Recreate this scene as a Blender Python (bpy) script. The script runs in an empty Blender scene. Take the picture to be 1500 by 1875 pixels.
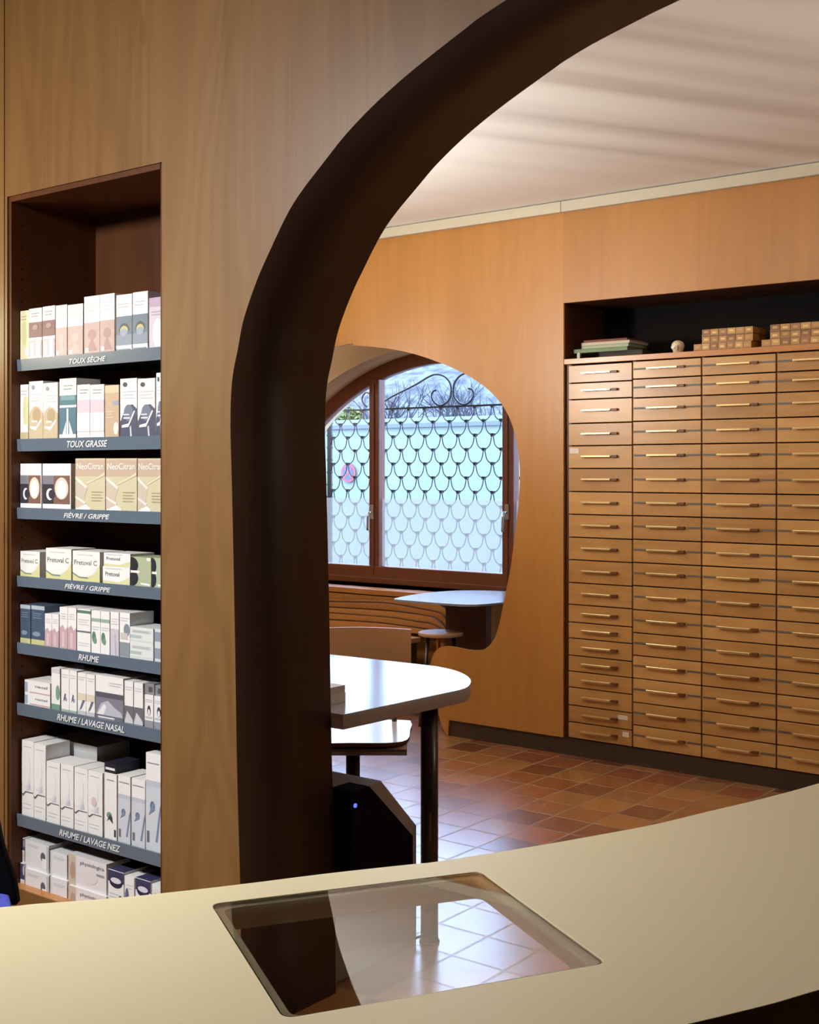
import bpy, bmesh, math, random
from mathutils import Vector, Matrix
from mathutils.geometry import tessellate_polygon
random.seed(7)
C = bpy.context.scene.collection
# ------------------------------------------------------------------ camera geometry (1500x1875 frame)
F, HZ, CX, CH = 2300.0, 860.0, 750.0, 1.42
AU = math.atan2(2950.0, F); SA, CA = math.sin(AU), math.cos(AU)
def ray(x, y):
    t = (x-CX)/F
    return Vector((SA*t-CA, CA*t+SA, (HZ-y)/F))
def pv(x, y, v):                 # point of the plane Y = v
    r = ray(x, y); k = v/r.y
    return Vector((r.x*k, v, CH+r.z*k))
def pz(x, y, z):                 # point of the plane Z = z
    r = ray(x, y); k = (z-CH)/r.z
    return Vector((r.x*k, r.y*k, z))
D1, D1B, D2 = 2.2, 2.556, 5.407
CEIL = 2.756
# ------------------------------------------------------------------ materials
def nt(name):
    m = bpy.data.materials.new(name); m.use_nodes = True
    t = m.node_tree; t.nodes.clear()
    o = t.nodes.new('ShaderNodeOutputMaterial'); b = t.nodes.new('ShaderNodeBsdfPrincipled')
    t.links.new(b.outputs[0], o.inputs[0])
    return m, t, b, o
def N(t, kind, **kw):
    n = t.nodes.new(kind)
    for k, v in kw.items():
        if k.startswith('i'):
            n.inputs[int(k[1:])].default_value = v
        else: setattr(n, k, v)
    return n
def math_(t, op, a, b=None):
    n = t.nodes.new('ShaderNodeMath'); n.operation = op
    for i, s in enumerate((a, b)):
        if s is None: continue
        if isinstance(s, (int, float)): n.inputs[i].default_value = s
        else: t.links.new(s, n.inputs[i])
    return n.outputs[0]
_pc = {}
def lin(c):
    return tuple((v/255/12.92 if v/255 <= .04045 else ((v/255+.055)/1.055)**2.4) for v in c)
def plain(name, col, rough=.5, metal=0, spec=.5, noise=.06, nscale=30, bump=0, **kw):
    key = (name,)
    if key in _pc: return _pc[key]
    m, t, b, o = nt(name)
    tc = N(t, 'ShaderNodeTexCoord'); n = N(t, 'ShaderNodeTexNoise'); n.inputs['Scale'].default_value = nscale; n.inputs['Detail'].default_value = 4
    t.links.new(tc.outputs['Object'], n.inputs['Vector'])
    mr = N(t, 'ShaderNodeMapRange'); mr.inputs[3].default_value = 1-noise; mr.inputs[4].default_value = 1+noise
    t.links.new(n.outputs[0], mr.inputs[0])
    mx = N(t, 'ShaderNodeVectorMath', operation='SCALE'); mx.inputs[0].default_value = col
    t.links.new(mr.outputs[0], mx.inputs['Scale']); t.links.new(mx.outputs[0], b.inputs['Base Color'])
    b.inputs['Roughness'].default_value = rough; b.inputs['Metallic'].default_value = metal
    b.inputs['Specular IOR Level'].default_value = spec
    for k, v in kw.items(): b.inputs[k.replace('_', ' ')].default_value = v
    if bump:
        bp = N(t, 'ShaderNodeBump'); bp.inputs['Strength'].default_value = bump; bp.inputs['Distance'].default_value = .002
        t.links.new(n.outputs[0], bp.inputs['Height']); t.links.new(bp.outputs[0], b.inputs['Normal'])
    _pc[key] = m
    return m
def card(rgb, gloss=.45):
    g_ = sum(rgb)/3
    rgb = tuple(int(c*.78+g_*.22) for c in rgb)
    return plain('card_%02x%02x%02x' % rgb, lin(rgb), gloss, noise=.02, nscale=60)
def veneer(name, c1, c2, horizontal=False, rough=.38, leaf=.31, leafamt=.14, contour=.25, spec=.5, shift=0.0, knots=False, pale=None):
    m, t, b, o = nt(name); L = t.links.new
    tc = N(t, 'ShaderNodeTexCoord'); s = N(t, 'ShaderNodeSeparateXYZ'); L(tc.outputs['Object'], s.inputs[0])
    oi = N(t, 'ShaderNodeObjectInfo')
    rnd = math_(t, 'MULTIPLY', oi.outputs['Random'], 37.0)
    xy = math_(t, 'ADD', s.outputs[0], s.outputs[1])
    ac, al = (s.outputs[2], xy) if horizontal else (xy, s.outputs[2])
    ac = math_(t, 'ADD', ac, shift)
    lid = math_(t, 'FLOOR', math_(t, 'DIVIDE', ac, leaf))
    wn = N(t, 'ShaderNodeTexWhiteNoise', noise_dimensions='1D'); L(math_(t, 'ADD', lid, rnd), wn.inputs['W'])
    off = math_(t, 'ADD', rnd, math_(t, 'MULTIPLY', wn.outputs[0], 1.7))
    def nz(sa, sl, detail, dist):
        c = N(t, 'ShaderNodeCombineXYZ'); L(math_(t, 'MULTIPLY', ac, sa), c.inputs[0]); L(math_(t, 'MULTIPLY', al, sl), c.inputs[1]); L(off, c.inputs[2])
        n = N(t, 'ShaderNodeTexNoise'); n.inputs['Scale'].default_value = 1; n.inputs['Detail'].default_value = detail; n.inputs['Distortion'].default_value = dist
        L(c.outputs[0], n.inputs['Vector']); return n.outputs[0]
    n1 = nz(16, .8, 5, .5); n2 = nz(150, 3.0, 3, .1); n3 = nz(2.6, .45, 2, .3); n4 = nz(3, 1.2, 2, .2)
    cont = math_(t, 'ADD', math_(t, 'MULTIPLY', math_(t, 'SINE', math_(t, 'MULTIPLY', n3, 95.0)), .5), .5)
    v = math_(t, 'MULTIPLY', n1, .55)
    v = math_(t, 'ADD', v, math_(t, 'MULTIPLY', n2, .35))
    v = math_(t, 'ADD', v, math_(t, 'MULTIPLY', cont, contour))
    v = math_(t, 'ADD', v, math_(t, 'MULTIPLY', n4, .35))
    v = math_(t, 'ADD', v, math_(t, 'MULTIPLY', wn.outputs[0], leafamt*2))
    mr = N(t, 'ShaderNodeMapRange'); L(v, mr.inputs[0]); mr.inputs[1].default_value = .45; mr.inputs[2].default_value = 1.25+leafamt
    mx = N(t, 'ShaderNodeMix', data_type='RGBA'); L(mr.outputs[0], mx.inputs[0]); mx.inputs[6].default_value = (*c1, 1); mx.inputs[7].default_value = (*c2, 1)
    col = mx.outputs[2]
    if knots:
        c = N(t, 'ShaderNodeCombineXYZ'); L(math_(t, 'MULTIPLY', ac, 5.0), c.inputs[0]); L(math_(t, 'MULTIPLY', al, 1.6), c.inputs[1]); c.inputs[2].default_value = 3.1
        vo = N(t, 'ShaderNodeTexVoronoi'); vo.inputs['Scale'].default_value = 1; L(c.outputs[0], vo.inputs['Vector'])
        k = N(t, 'ShaderNodeMapRange'); L(vo.outputs['Distance'], k.inputs[0]); k.inputs[1].default_value = .02; k.inputs[2].default_value = .09; k.inputs[3].default_value = .55; k.inputs[4].default_value = 0
        mk = N(t, 'ShaderNodeMix', data_type='RGBA'); L(k.outputs[0], mk.inputs[0]); L(col, mk.inputs[6]); mk.inputs[7].default_value = (c1[0]*.35, c1[1]*.3, c1[2]*.3, 1)
        col = mk.outputs[2]
    L(col, b.inputs['Base Color'])
    b.inputs['Roughness'].default_value = rough; b.inputs['Specular IOR Level'].default_value = spec
    bp = N(t, 'ShaderNodeBump'); bp.inputs['Strength'].default_value = .06; bp.inputs['Distance'].default_value = .002
    L(n2, bp.inputs['Height']); L(bp.outputs[0], b.inputs['Normal'])
    return m
def tile_mat():
    m, t, b, o = nt('terracotta_tiles'); L = t.links.new
    S, U0, V0 = .1835, -2.886, 4.612
    tc = N(t, 'ShaderNodeTexCoord'); mp = N(t, 'ShaderNodeMapping'); mp.inputs['Location'].default_value = (-U0/S, -V0/S, 0); mp.inputs['Scale'].default_value = (1/S, 1/S, 1)
    L(tc.outputs['Object'], mp.inputs[0])
    fl = N(t, 'ShaderNodeVectorMath', operation='FLOOR'); L(mp.outputs[0], fl.inputs[0])
    fr = N(t, 'ShaderNodeVectorMath', operation='FRACTION'); L(mp.outputs[0], fr.inputs[0])
    wn = N(t, 'ShaderNodeTexWhiteNoise', noise_dimensions='2D'); L(fl.outputs[0], wn.inputs['Vector'])
    rp = N(t, 'ShaderNodeValToRGB'); L(wn.outputs['Value'], rp.inputs[0])
    cr = rp.color_ramp; cr.elements[0].color = (.14, .036, .014, 1); cr.elements[1].color = (.46, .19, .05, 1)
    for p, c in ((.25, (.26, .075, .024)), (.5, (.38, .115, .035)), (.75, (.33, .15, .045))):
        e = cr.elements.new(p); e.color = (*c, 1)
    n = N(t, 'ShaderNodeTexNoise'); n.inputs['Scale'].default_value = 14; n.inputs['Detail'].default_value = 6; L(tc.outputs['Object'], n.inputs['Vector'])
    mr = N(t, 'ShaderNodeMapRange'); L(n.outputs[0], mr.inputs[0]); mr.inputs[3].default_value = .7; mr.inputs[4].default_value = 1.3
    sc = N(t, 'ShaderNodeVectorMath', operation='SCALE'); L(rp.outputs[0], sc.inputs[0]); L(mr.outputs[0], sc.inputs['Scale'])
    s = N(t, 'ShaderNodeSeparateXYZ'); L(fr.outputs[0], s.inputs[0])
    ex = math_(t, 'ABSOLUTE', math_(t, 'SUBTRACT', s.outputs[0], .5)); ey = math_(t, 'ABSOLUTE', math_(t, 'SUBTRACT', s.outputs[1], .5))
    e = math_(t, 'MAXIMUM', ex, ey)
    g = N(t, 'ShaderNodeMapRange'); L(e, g.inputs[0]); g.inputs[1].default_value = .466; g.inputs[2].default_value = .478
    mx = N(t, 'ShaderNodeMix', data_type='RGBA'); L(g.outputs[0], mx.inputs[0]); L(sc.outputs[0], mx.inputs[6]); mx.inputs[7].default_value = (.30, .18, .10, 1)
    L(mx.outputs[2], b.inputs['Base Color'])
    r = math_(t, 'ADD', math_(t, 'MULTIPLY', g.outputs[0], .3), .26)
    r = math_(t, 'ADD', r, math_(t, 'MULTIPLY', n.outputs[0], .14)); L(r, b.inputs['Roughness'])
    b.inputs['Specular IOR Level'].default_value = 1.0
    b.inputs['Coat Weight'].default_value = 1; b.inputs['Coat IOR'].default_value = 1.6; b.inputs['Coat Roughness'].default_value = .24
    L(math_(t, 'SUBTRACT', 1.0, math_(t, 'MULTIPLY', g.outputs[0], .35)), b.inputs['Coat Weight'])
    hgt = math_(t, 'SUBTRACT', math_(t, 'MULTIPLY', n.outputs[0], .15), g.outputs[0])
    tl = math_(t, 'MULTIPLY', s.outputs[0], math_(t, 'SUBTRACT', wn.outputs['Value'], .5))
    hgt = math_(t, 'ADD', hgt, math_(t, 'MULTIPLY', tl, 1.6))
    bp = N(t, 'ShaderNodeBump'); bp.inputs['Strength'].default_value = .5; bp.inputs['Distance'].default_value = .002
    L(hgt, bp.inputs['Height']); L(bp.outputs[0], b.inputs['Normal'])
    return m
def pane_mat(name, tint, frost=0.0):
    m, t, b, o = nt(name); L = t.links.new; t.nodes.remove(b)
    tr = N(t, 'ShaderNodeBsdfTransparent'); tr.inputs[0].default_value = (*tint, 1)
    base = tr.outputs[0]
    if frost:
        tl = N(t, 'ShaderNodeBsdfTranslucent'); tl.inputs[0].default_value = (.34, .285, .235, 1)
        mx = N(t, 'ShaderNodeMixShader'); mx.inputs[0].default_value = frost; L(base, mx.inputs[1]); L(tl.outputs[0], mx.inputs[2]); base = mx.outputs[0]
    gl = N(t, 'ShaderNodeBsdfGlossy'); gl.inputs['Roughness'].default_value = .02
    lw = N(t, 'ShaderNodeLayerWeight')
    fr = math_(t, 'ADD', math_(t, 'MULTIPLY', math_(t, 'POWER', lw.outputs['Facing'], 5.0), .96), .04)
    mx = N(t, 'ShaderNodeMixShader'); L(fr, mx.inputs[0]); L(base, mx.inputs[1]); L(gl.outputs[0], mx.inputs[2])
    L(mx.outputs[0], o.inputs[0]); return m
def glass_mat():
    m, t, b, o = nt('counter_glass')
    b.inputs['Base Color'].default_value = (.97, .985, .975, 1); b.inputs['Roughness'].default_value = 0; b.inputs['IOR'].default_value = 1.5
    b.inputs['Transmission Weight'].default_value = 1
    return m
def ceiling_mat():
    m, t, b, o = nt('ceiling_plaster'); L = t.links.new
    tc = N(t, 'ShaderNodeTexCoord'); mp = N(t, 'ShaderNodeMapping'); a_, b_ = pz(840, 330, CEIL), pz(1500, 395, CEIL); mp.vector_type = 'TEXTURE'; mp.inputs['Scale'].default_value = (4.5, .34, 1); mp.inputs['Rotation'].default_value = (0, 0, math.atan2(b_.y-a_.y, b_.x-a_.x))
    L(tc.outputs['Object'], mp.inputs[0])
    n = N(t, 'ShaderNodeTexNoise'); n.inputs['Scale'].default_value = 1.0; n.inputs['Detail'].default_value = 1; L(mp.outputs[0], n.inputs['Vector'])
    bp = N(t, 'ShaderNodeBump'); bp.inputs['Strength'].default_value = 1.0; bp.inputs['Distance'].default_value = .09
    L(n.outputs[0], bp.inputs['Height']); L(bp.outputs[0], b.inputs['Normal'])
    b.inputs['Base Color'].default_value = (.80, .785, .75, 1); b.inputs['Roughness'].default_value = .6
    return m
M = {}
M['oak1'] = veneer('tan_veneer', lin((111, 78, 42)), lin((144, 108, 63)), contour=.16, leaf=.42, leafamt=.08, knots=True, rough=.42)
M['orange'] = veneer('orange_veneer', lin((160, 106, 43)), lin((185, 129, 60)), contour=.10, leaf=.24, leafamt=.12, rough=.4)
M['drawer'] = veneer('drawer_veneer', lin((154, 108, 54)), lin((202, 154, 90)), horizontal=True, contour=.2, leaf=3, leafamt=.3, rough=.33)
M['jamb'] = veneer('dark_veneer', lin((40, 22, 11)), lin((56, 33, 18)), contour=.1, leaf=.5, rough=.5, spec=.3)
M['shadedniche'] = veneer('shaded_niche_veneer', lin((72, 38, 15)), lin((100, 57, 25)), contour=.2, rough=.5, spec=.3)  # shade inside the niche is put into this darkened wood colour
M['ledge'] = veneer('ledge_wood', lin((170, 108, 50)), lin((205, 145, 82)), horizontal=True, contour=.08, rough=.3)
M['plywood'] = veneer('plywood', lin((168, 122, 78)), lin((196, 152, 104)), horizontal=True, contour=.1, rough=.4)
M['brownwood'] = veneer('brown_wood', lin((66, 34, 16)), lin((92, 50, 24)), contour=.1, rough=.45)
M['winframe'] = veneer('stained_window_wood', lin((106, 56, 34)), lin((140, 80, 50)), contour=.05, leaf=2, rough=.4)
M['tiles'] = tile_mat()
M['ceiling'] = ceiling_mat()
M['trimwhite'] = plain('cream_paint', lin((190, 182, 160)), .5)
M['plaster'] = plain('beige_plaster', lin((206, 186, 150)), .8, noise=.04, nscale=6)
M['roomwall'] = plain('warm_wall_paint', lin((205, 185, 155)), .8, noise=.03, nscale=5)
M['plinth'] = plain('dark_plinth', lin((58, 44, 34)), .3, nscale=80)
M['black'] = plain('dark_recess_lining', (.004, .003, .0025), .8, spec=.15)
M['counter'] = plain('cream_laminate', lin((214, 206, 172)), .38, noise=.015, nscale=120)
M['counteredge'] = plain('dark_counter_edge', lin((70, 56, 36)), .5)
M['glass'] = glass_mat()
M['pane'] = pane_mat('window_glass', (.93, .98, 1.0))
M['frost'] = pane_mat('frosted_film', (.93, .93, .96), .46)
M['white'] = plain('white_laminate', lin((132, 134, 136)), .18, noise=.01, spec=.3)
M['whitetop'] = plain('grey_white_laminate', lin((215, 208, 202)), .2, noise=.01, spec=.6)
M['edgegrey'] = plain('grey_edge_band', lin((150, 142, 134)), .5)
M['grey'] = plain('grey_laminate', lin((150, 142, 134)), .45, noise=.02)
M['blackplastic'] = plain('black_plastic', (.002, .002, .0023), .7, spec=.06)
M['steel'] = plain('dark_metal', (.05, .042, .038), .3, metal=.7)
M['chrome'] = plain('brushed_steel', (.6, .58, .55), .3, metal=1)
M['brass'] = plain('brass', (.80, .62, .30), .28, metal=.85, noise=.08)
M['brownblock'] = plain('brown_block', lin((96, 52, 22)), .45)
M['tag'] = plain('dark_name_strip', lin((98, 86, 72)), .5, noise=.5, nscale=160)
M['sticker'] = plain('pale_sticker', lin((220, 205, 190)), .5)
M['iron'] = plain('wrought_iron', (.012, .021, .03), .5)
M['rail'] = plain('blue_grey_rail', lin((98, 114, 130)), .3, noise=.05, spec=.8)
M['railtext'] = plain('rail_lettering', lin((226, 230, 234)), .5, noise=0)
M['shelfboard'] = plain('dark_shelf_board', (.014, .012, .011), .6)
M['extwall'] = plain('pale_street_wall', (.148, .176, .146), .9, noise=.08, nscale=1.5)
M['coping'] = plain('wall_coping', (.082, .096, .11), .8)
M['street'] = plain('street_asphalt', (.085, .09, .093), .9)
M['bark'] = plain('bare_bark', (.03, .032, .038), .9)
M['leafgreen'] = plain('shrub_leaves', (.09, .11, .022), .8, noise=.4)
M['signred'] = plain('sign_red', (.19, .02, .025), .4, noise=0)
M['signblue'] = plain('sign_blue', (.006, .045, .125), .4, noise=0)
M['blue'] = plain('blue_upholstery', lin((78, 84, 190)), .7, noise=.05)
# ------------------------------------------------------------------ mesh builder
class MB:
    def __init__(s): s.bm = bmesh.new(); s.m = []
    def mi(s, mat):
        if mat not in s.m: s.m.append(mat)
        return s.m.index(mat)
    def face(s, pts, mat):
        vs = [s.bm.verts.new(p) for p in pts]
        f = s.bm.faces.new(vs); f.material_index = s.mi(mat); return f
    def box(s, x0, x1, y0, y1, z0, z1, mat):
        if x0 > x1: x0, x1 = x1, x0
        v = [s.bm.verts.new((x, y, z)) for x in (x0, x1) for y in (y0, y1) for z in (z0, z1)]
        for q in ((0, 1, 3, 2), (4, 6, 7, 5), (0, 4, 5, 1), (2, 3, 7, 6), (0, 2, 6, 4), (1, 5, 7, 3)):
            f = s.bm.faces.new([v[i] for i in q]); f.material_index = s.mi(mat)
        return s
    def prism(s, loops, to3, a, b, mats):
        """loops: outer + holes, 2D.  to3(p, depth) -> 3D.  mats = near cap, far cap, [side material per loop]"""
        pts = [[Vector((p[0], p[1], 0)) for p in l] for l in loops]
        tris = tessellate_polygon(pts); flat = [p for l in loops for p in l]
        va = [s.bm.verts.new(to3(p, a)) for p in flat]; vb = [s.bm.verts.new(to3(p, b)) for p in flat]
        for t in tris:
            for vs, m, rev in ((va, mats[0], 0), (vb, mats[1], 1)):
                try:
                    f = s.bm.faces.new([vs[i] for i in (t if not rev else t[::-1])]); f.material_index = s.mi(m)
                except ValueError: pass
        k = 0
        for li, l in enumerate(loops):
            n = len(l)
            for i in range(n):
                j = (i+1) % n
                f = s.bm.faces.new((va[k+i], vb[k+i], vb[k+j], va[k+j])); f.material_index = s.mi(mats[2][li])
                f.smooth = n > 24
            k += n
        return s
    def tube(s, path, r, mat, n=8, closed=False, flat=None):
        path = [Vector(p) for p in path]; rings = []
        up = Vector((0, 0, 1))
        for i, p in enumerate(path):
            a = path[i-1] if i or closed else path[i]; b = path[(i+1) % len(path)] if i < len(path)-1 or closed else path[i]
            d = (b-a).normalized()
            x = d.cross(up)
            if x.length < 1e-3: x = d.cross(Vector((1, 0, 0)))
            x.normalize(); y = x.cross(d)
            rr = r[i] if isinstance(r, (list, tuple)) else r
            rings.append([s.bm.verts.new(p+x*math.cos(2*math.pi*k/n)*rr+y*math.sin(2*math.pi*k/n)*rr) for k in range(n)])
        m = s.mi(mat)
        for i in range(len(rings)-(0 if closed else 1)):
            A, B = rings[i], rings[(i+1) % len(rings)]
            for k in range(n):
                f = s.bm.faces.new((A[k], A[(k+1) % n], B[(k+1) % n], B[k])); f.material_index = m; f.smooth = n > 5
        if not closed:
            for q in (rings[0][::-1], rings[-1]):
                f = s.bm.faces.new(q); f.material_index = m
        return s
    def disc(s, c, r, z0, z1, mat, n=32):
        return s.tube([(c[0], c[1], z0), (c[0], c[1], z1)], r, mat, n)
    def build(s, name, parent=None, origin=None, Mx=None, bevel=0, seg=2, recalc=True):
        o0 = Vector(origin) if origin is not None else Vector((0, 0, 0))
        if Mx is not None: s.bm.transform(Mx)
        elif origin is not None: s.bm.transform(Matrix.Translation(-o0))
        if recalc: bmesh.ops.recalc_face_normals(s.bm, faces=s.bm.faces)
        me = bpy.data.meshes.new(name); s.bm.to_mesh(me); s.bm.free()
        for m in s.m: me.materials.append(m)
        o = bpy.data.objects.new(name, me); C.objects.link(o)
        if parent is not None: o.parent = parent
        elif origin is not None: o.location = o0
        if bevel:
            b = o.modifiers.new('bevel', 'BEVEL'); b.width = bevel; b.segments = seg; b.limit_method = 'ANGLE'; b.angle_limit = math.radians(50)
        return o
def tag(o, label, cat, group=None, kind=None):
    o['label'] = label; o['category'] = cat
    if group: o['group'] = group
    if kind: o['kind'] = kind
    return o
def empty(name, loc, rz, label, cat, group=None):
    o = bpy.data.objects.new(name, None); C.objects.link(o); o.location = loc; o.rotation_euler = (0, 0, rz)
    o.empty_display_size = .1
    return tag(o, label, cat, group)
def struct(o): o['kind'] = 'structure'; return o
def dup(o, parent):
    c = o.copy(); C.objects.link(c); c.parent = parent
    for ch in list(o.children): dup(ch, c)
    return c
XZ = lambda p, d: (p[0], d, p[1])
XY = lambda p, d: (p[0], p[1], d)
YZ = lambda p, d: (d, p[0], p[1])
def smooth(pts, k=6, closed=False):
    """Catmull-Rom through 2D points"""
    out = []; n = len(pts)
    for i in range(n if closed else n-1):
        p0, p1, p2, p3 = (pts[(i-1) % n] if closed or i else pts[i], pts[i], pts[(i+1) % n], pts[(i+2) % n] if closed or i+2 < n else pts[(i+1) % n])
        for j in range(k):
            t = j/k
            out.append(tuple(.5*(2*b+(c-a)*t+(2*a-5*b+4*c-d)*t*t+(3*b-a-3*c+d)*t**3) for a, b, c, d in zip(p0, p1, p2, p3)))
    if not closed: out.append(tuple(pts[-1]))
    return out
# lettering
_tx = {}
def text_polys(txt, shear=0.0, weight=0.0):
    key = (txt, shear, weight)
    if key in _tx: return _tx[key]
    cu = bpy.data.curves.new('lettering', 'FONT'); cu.body = txt; cu.size = 1; cu.shear = shear; cu.offset = weight; cu.resolution_u = 3
    cu.align_x = 'LEFT'
    ob = bpy.data.objects.new('lettering', cu); C.objects.link(ob)
    bpy.context.view_layer.update()
    dg = bpy.context.evaluated_depsgraph_get()
    me = bpy.data.meshes.new_from_object(ob.evaluated_get(dg))
    vs = [tuple(v.co) for v in me.vertices]; fs = [tuple(p.vertices) for p in me.polygons]
    xs = [v[0] for v in vs] or [0]; ys = [v[1] for v in vs] or [0]
    bpy.data.objects.remove(ob); bpy.data.curves.remove(cu); bpy.data.meshes.remove(me)
    _tx[key] = (vs, fs, min(xs), max(xs), min(ys), max(ys)); return _tx[key]
def put_text(mb, txt, x0, x1, zmid, hgt, y, mat, shear=0.0, weight=0.0, stretch=True):
    vs, fs, a, b, c, d = text_polys(txt, shear, weight)
    sx = (x1-x0)/(b-a); sz = hgt/(d-c)
    bv = [mb.bm.verts.new((x0+(v[0]-a)*sx, y, zmid+(v[1]-(c+d)/2)*sz)) for v in vs]; m = mb.mi(mat)
    for f in fs:
        try:
            q = mb.bm.faces.new([bv[i] for i in f]); q.material_index = m
        except ValueError: pass

# ================================================================== SETTING
RX0, RX1 = -7.2, 3.4
mb = MB(); mb.box(RX0, RX1, -3.2, 6.9, -.06, 0, M['tiles']); struct(mb.build('floor'))
CE1 = 3.15
mb = MB(); mb.box(RX0, RX1, D1B, 6.3, CEIL, CEIL+.06, M['ceiling']); struct(mb.build('ceiling'))
mb = MB(); mb.box(RX0, RX1, -3.2, D1B, CE1, CE1+.06, M['roomwall']); struct(mb.build('ceiling_near'))
mb = MB(); mb.box(RX0-.1, RX0, -3.2, 6.7, 0, CE1, M['roomwall']); struct(mb.build('wall_left'))
mb = MB(); mb.box(RX1, RX1+.1, -3.2, D2+.025, 0, CE1, M['roomwall']); struct(mb.build('wall_right'))
mb = MB(); mb.box(RX0, RX1, -3.3, -3.2, 0, CE1, M['roomwall']); struct(mb.build('wall_back'))
# near partition wall with arch and shelf niche
front = [(440, 1620), (434, 1400), (430, 1150), (425, 900), (422, 780), (425, 698), (436, 637), (446.5, 584), (468, 520), (492, 464), (537, 373), (600, 288), (637, 242), (691, 186), (759, 126), (854, 51)]
back = [(1035, 112), (1090, 79), (1171, 37), (1226, 10)]
arch = [(pv(x, y, D1).x, pv(x, y, D1).z) for x, y in front]+[(pv(x, y, D1B).x, pv(x, y, D1B).z) for x, y in back]
x0 = pv(440, 1620, D1).x
arch += [(-1.05, 2.492), (-.8, 2.52), (-.4, 2.54), (0, 2.53), (.4, 2.48), (.8, 2.37), (1.1, 2.17), (1.3, 1.85), (1.36, 1.42)]
arch = [(x0+.004, 0.0), (x0+.002, .25)] + smooth(arch, 6) + [(1.36, 0.0)]
NXL, NXR = pv(13, 800, D1).x, pv(296.5, 800, D1).x
NZT = pv(296.5, 296.5, D1).z; NZB = .19
NYB = D1B-.03
XSEAM = pv(9, 100, D1).x
outer = [(XSEAM, 0.0)] + arch + [(RX1, 0.0), (RX1, CE1), (XSEAM, CE1)]
niche = [(NXL, NZB), (NXR, NZB), (NXR, NZT), (NXL, NZT)]
na = len(arch)
mb = MB()
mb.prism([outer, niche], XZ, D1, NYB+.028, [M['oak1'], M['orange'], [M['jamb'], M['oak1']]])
struct(mb.build('wall_near'))
mb = MB(); mb.box(RX0, XSEAM-.005, D1, NYB+.028, 0, CE1, M['oak1']); struct(mb.build('wall_near_left'))
# far panelled wall with organic opening, cabinet hole
XC = [-3.217, -2.861, -2.505, -2.148, -1.792]
op_r = [(792, 1203), (800, 1190), (812, 1184), (830, 1185), (855, 1190), (875, 1191), (890, 1187), (905, 1170), (915, 1140), (925, 1090), (935, 1040), (943, 980), (950, 920), (952, 860), (948, 820), (938, 778), (920, 742), (890, 710), (850, 684), (800, 662), (750, 646), (700, 637), (650, 633), (615, 635)]
opn = [(pv(x, y, D2).x, pv(x, y, D2).z) for x, y in op_r]
low = [(pv(x, y, D2).x, pv(x, y, D2).z) for x, y in ((822, 1352), (810, 1330), (800, 1295), (791, 1250), (788, 1222))]
lft = [(-5.9, 1.96), (-6.15, 1.84), (-6.35, 1.6), (-6.42, 1.2), (-6.42, .6), (-6.4, .0)]
PZ = pv(1034, 1350.5, D2).z
RZT = pv(1031.5, 555, D2).z              # recess top
BZ0, BZ1 = pv(1035, 667.5, D2).z, pv(1035, 657.5, D2).z
opening = smooth(low + opn + lft, 5)
outer2 = [(low[0][0], PZ), *opening[1:], (RX0, 0.0), (RX0, CEIL), (RX1, CEIL), (RX1, PZ)]
hole = [(XC[0]-.026, PZ-.0), (XC[-1]+.012, PZ-.0), (XC[-1]+.012, RZT), (XC[0]-.026, RZT)]
# the hole reaches the plinth, so it is a notch of the outer boundary
outer2 = outer2 + [(XC[-1]+.012, PZ), (XC[-1]+.012, RZT), (XC[0]-.026, RZT), (XC[0]-.026, PZ)]
mb = MB(); mb.prism([outer2], XZ, D2, D2+.025, [M['orange'], M['orange'], [M['orange']]]); struct(mb.build('wall_far'))
XP = pv(820, 1340, D2).x
mb = MB(); mb.box(XP, RX1, D2+.012, D2+.024, 0, PZ, M['plinth']); struct(mb.build('baseboard_far'))
# cream trim along the ceiling, two lengths meeting at a joint
TZ = pv(1032, 390, D2).z; XJ = pv(1032.5, 380, D2).x
mb = MB(); mb.box(RX0, XJ-.001, D2-.03, D2, TZ, CEIL-.004, M['trimwhite']); struct(mb.build('trim_1', bevel=.003))
mb = MB(); mb.box(XJ+.001, RX1, D2-.03, D2, TZ, CEIL-.004, M['trimwhite']); struct(mb.build('trim_2', bevel=.003))
# window wall with semicircular arch
WY, WC, WR, WZ0 = 6.5, -4.80, 1.76, CH-.765
wz = CH+.775-WR
def arc(r, z0, n=40):
    a0 = math.asin(max(-1, min(1, (z0-wz)/r)))
    return [(WC-r*math.cos(a), wz+r*math.sin(a)) for a in [a0+(math.pi-2*a0)*i/n for i in range(n+1)]]
hole = arc(WR, WZ0)
mb = MB(); mb.prism([[(RX0, 0), (-1.62, 0), (-1.62, CEIL), (RX0, CEIL)], hole], XZ, 6.3, 6.75, [M['plaster'], M['plaster'], [M['plaster'], M['plaster']]])
struct(mb.build('wall_window'))
mb = MB(); mb.box(-1.72, -1.62, D2+.025, 6.3, 0, CEIL, M['roomwall']); struct(mb.build('wall_alcove_right'))
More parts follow.
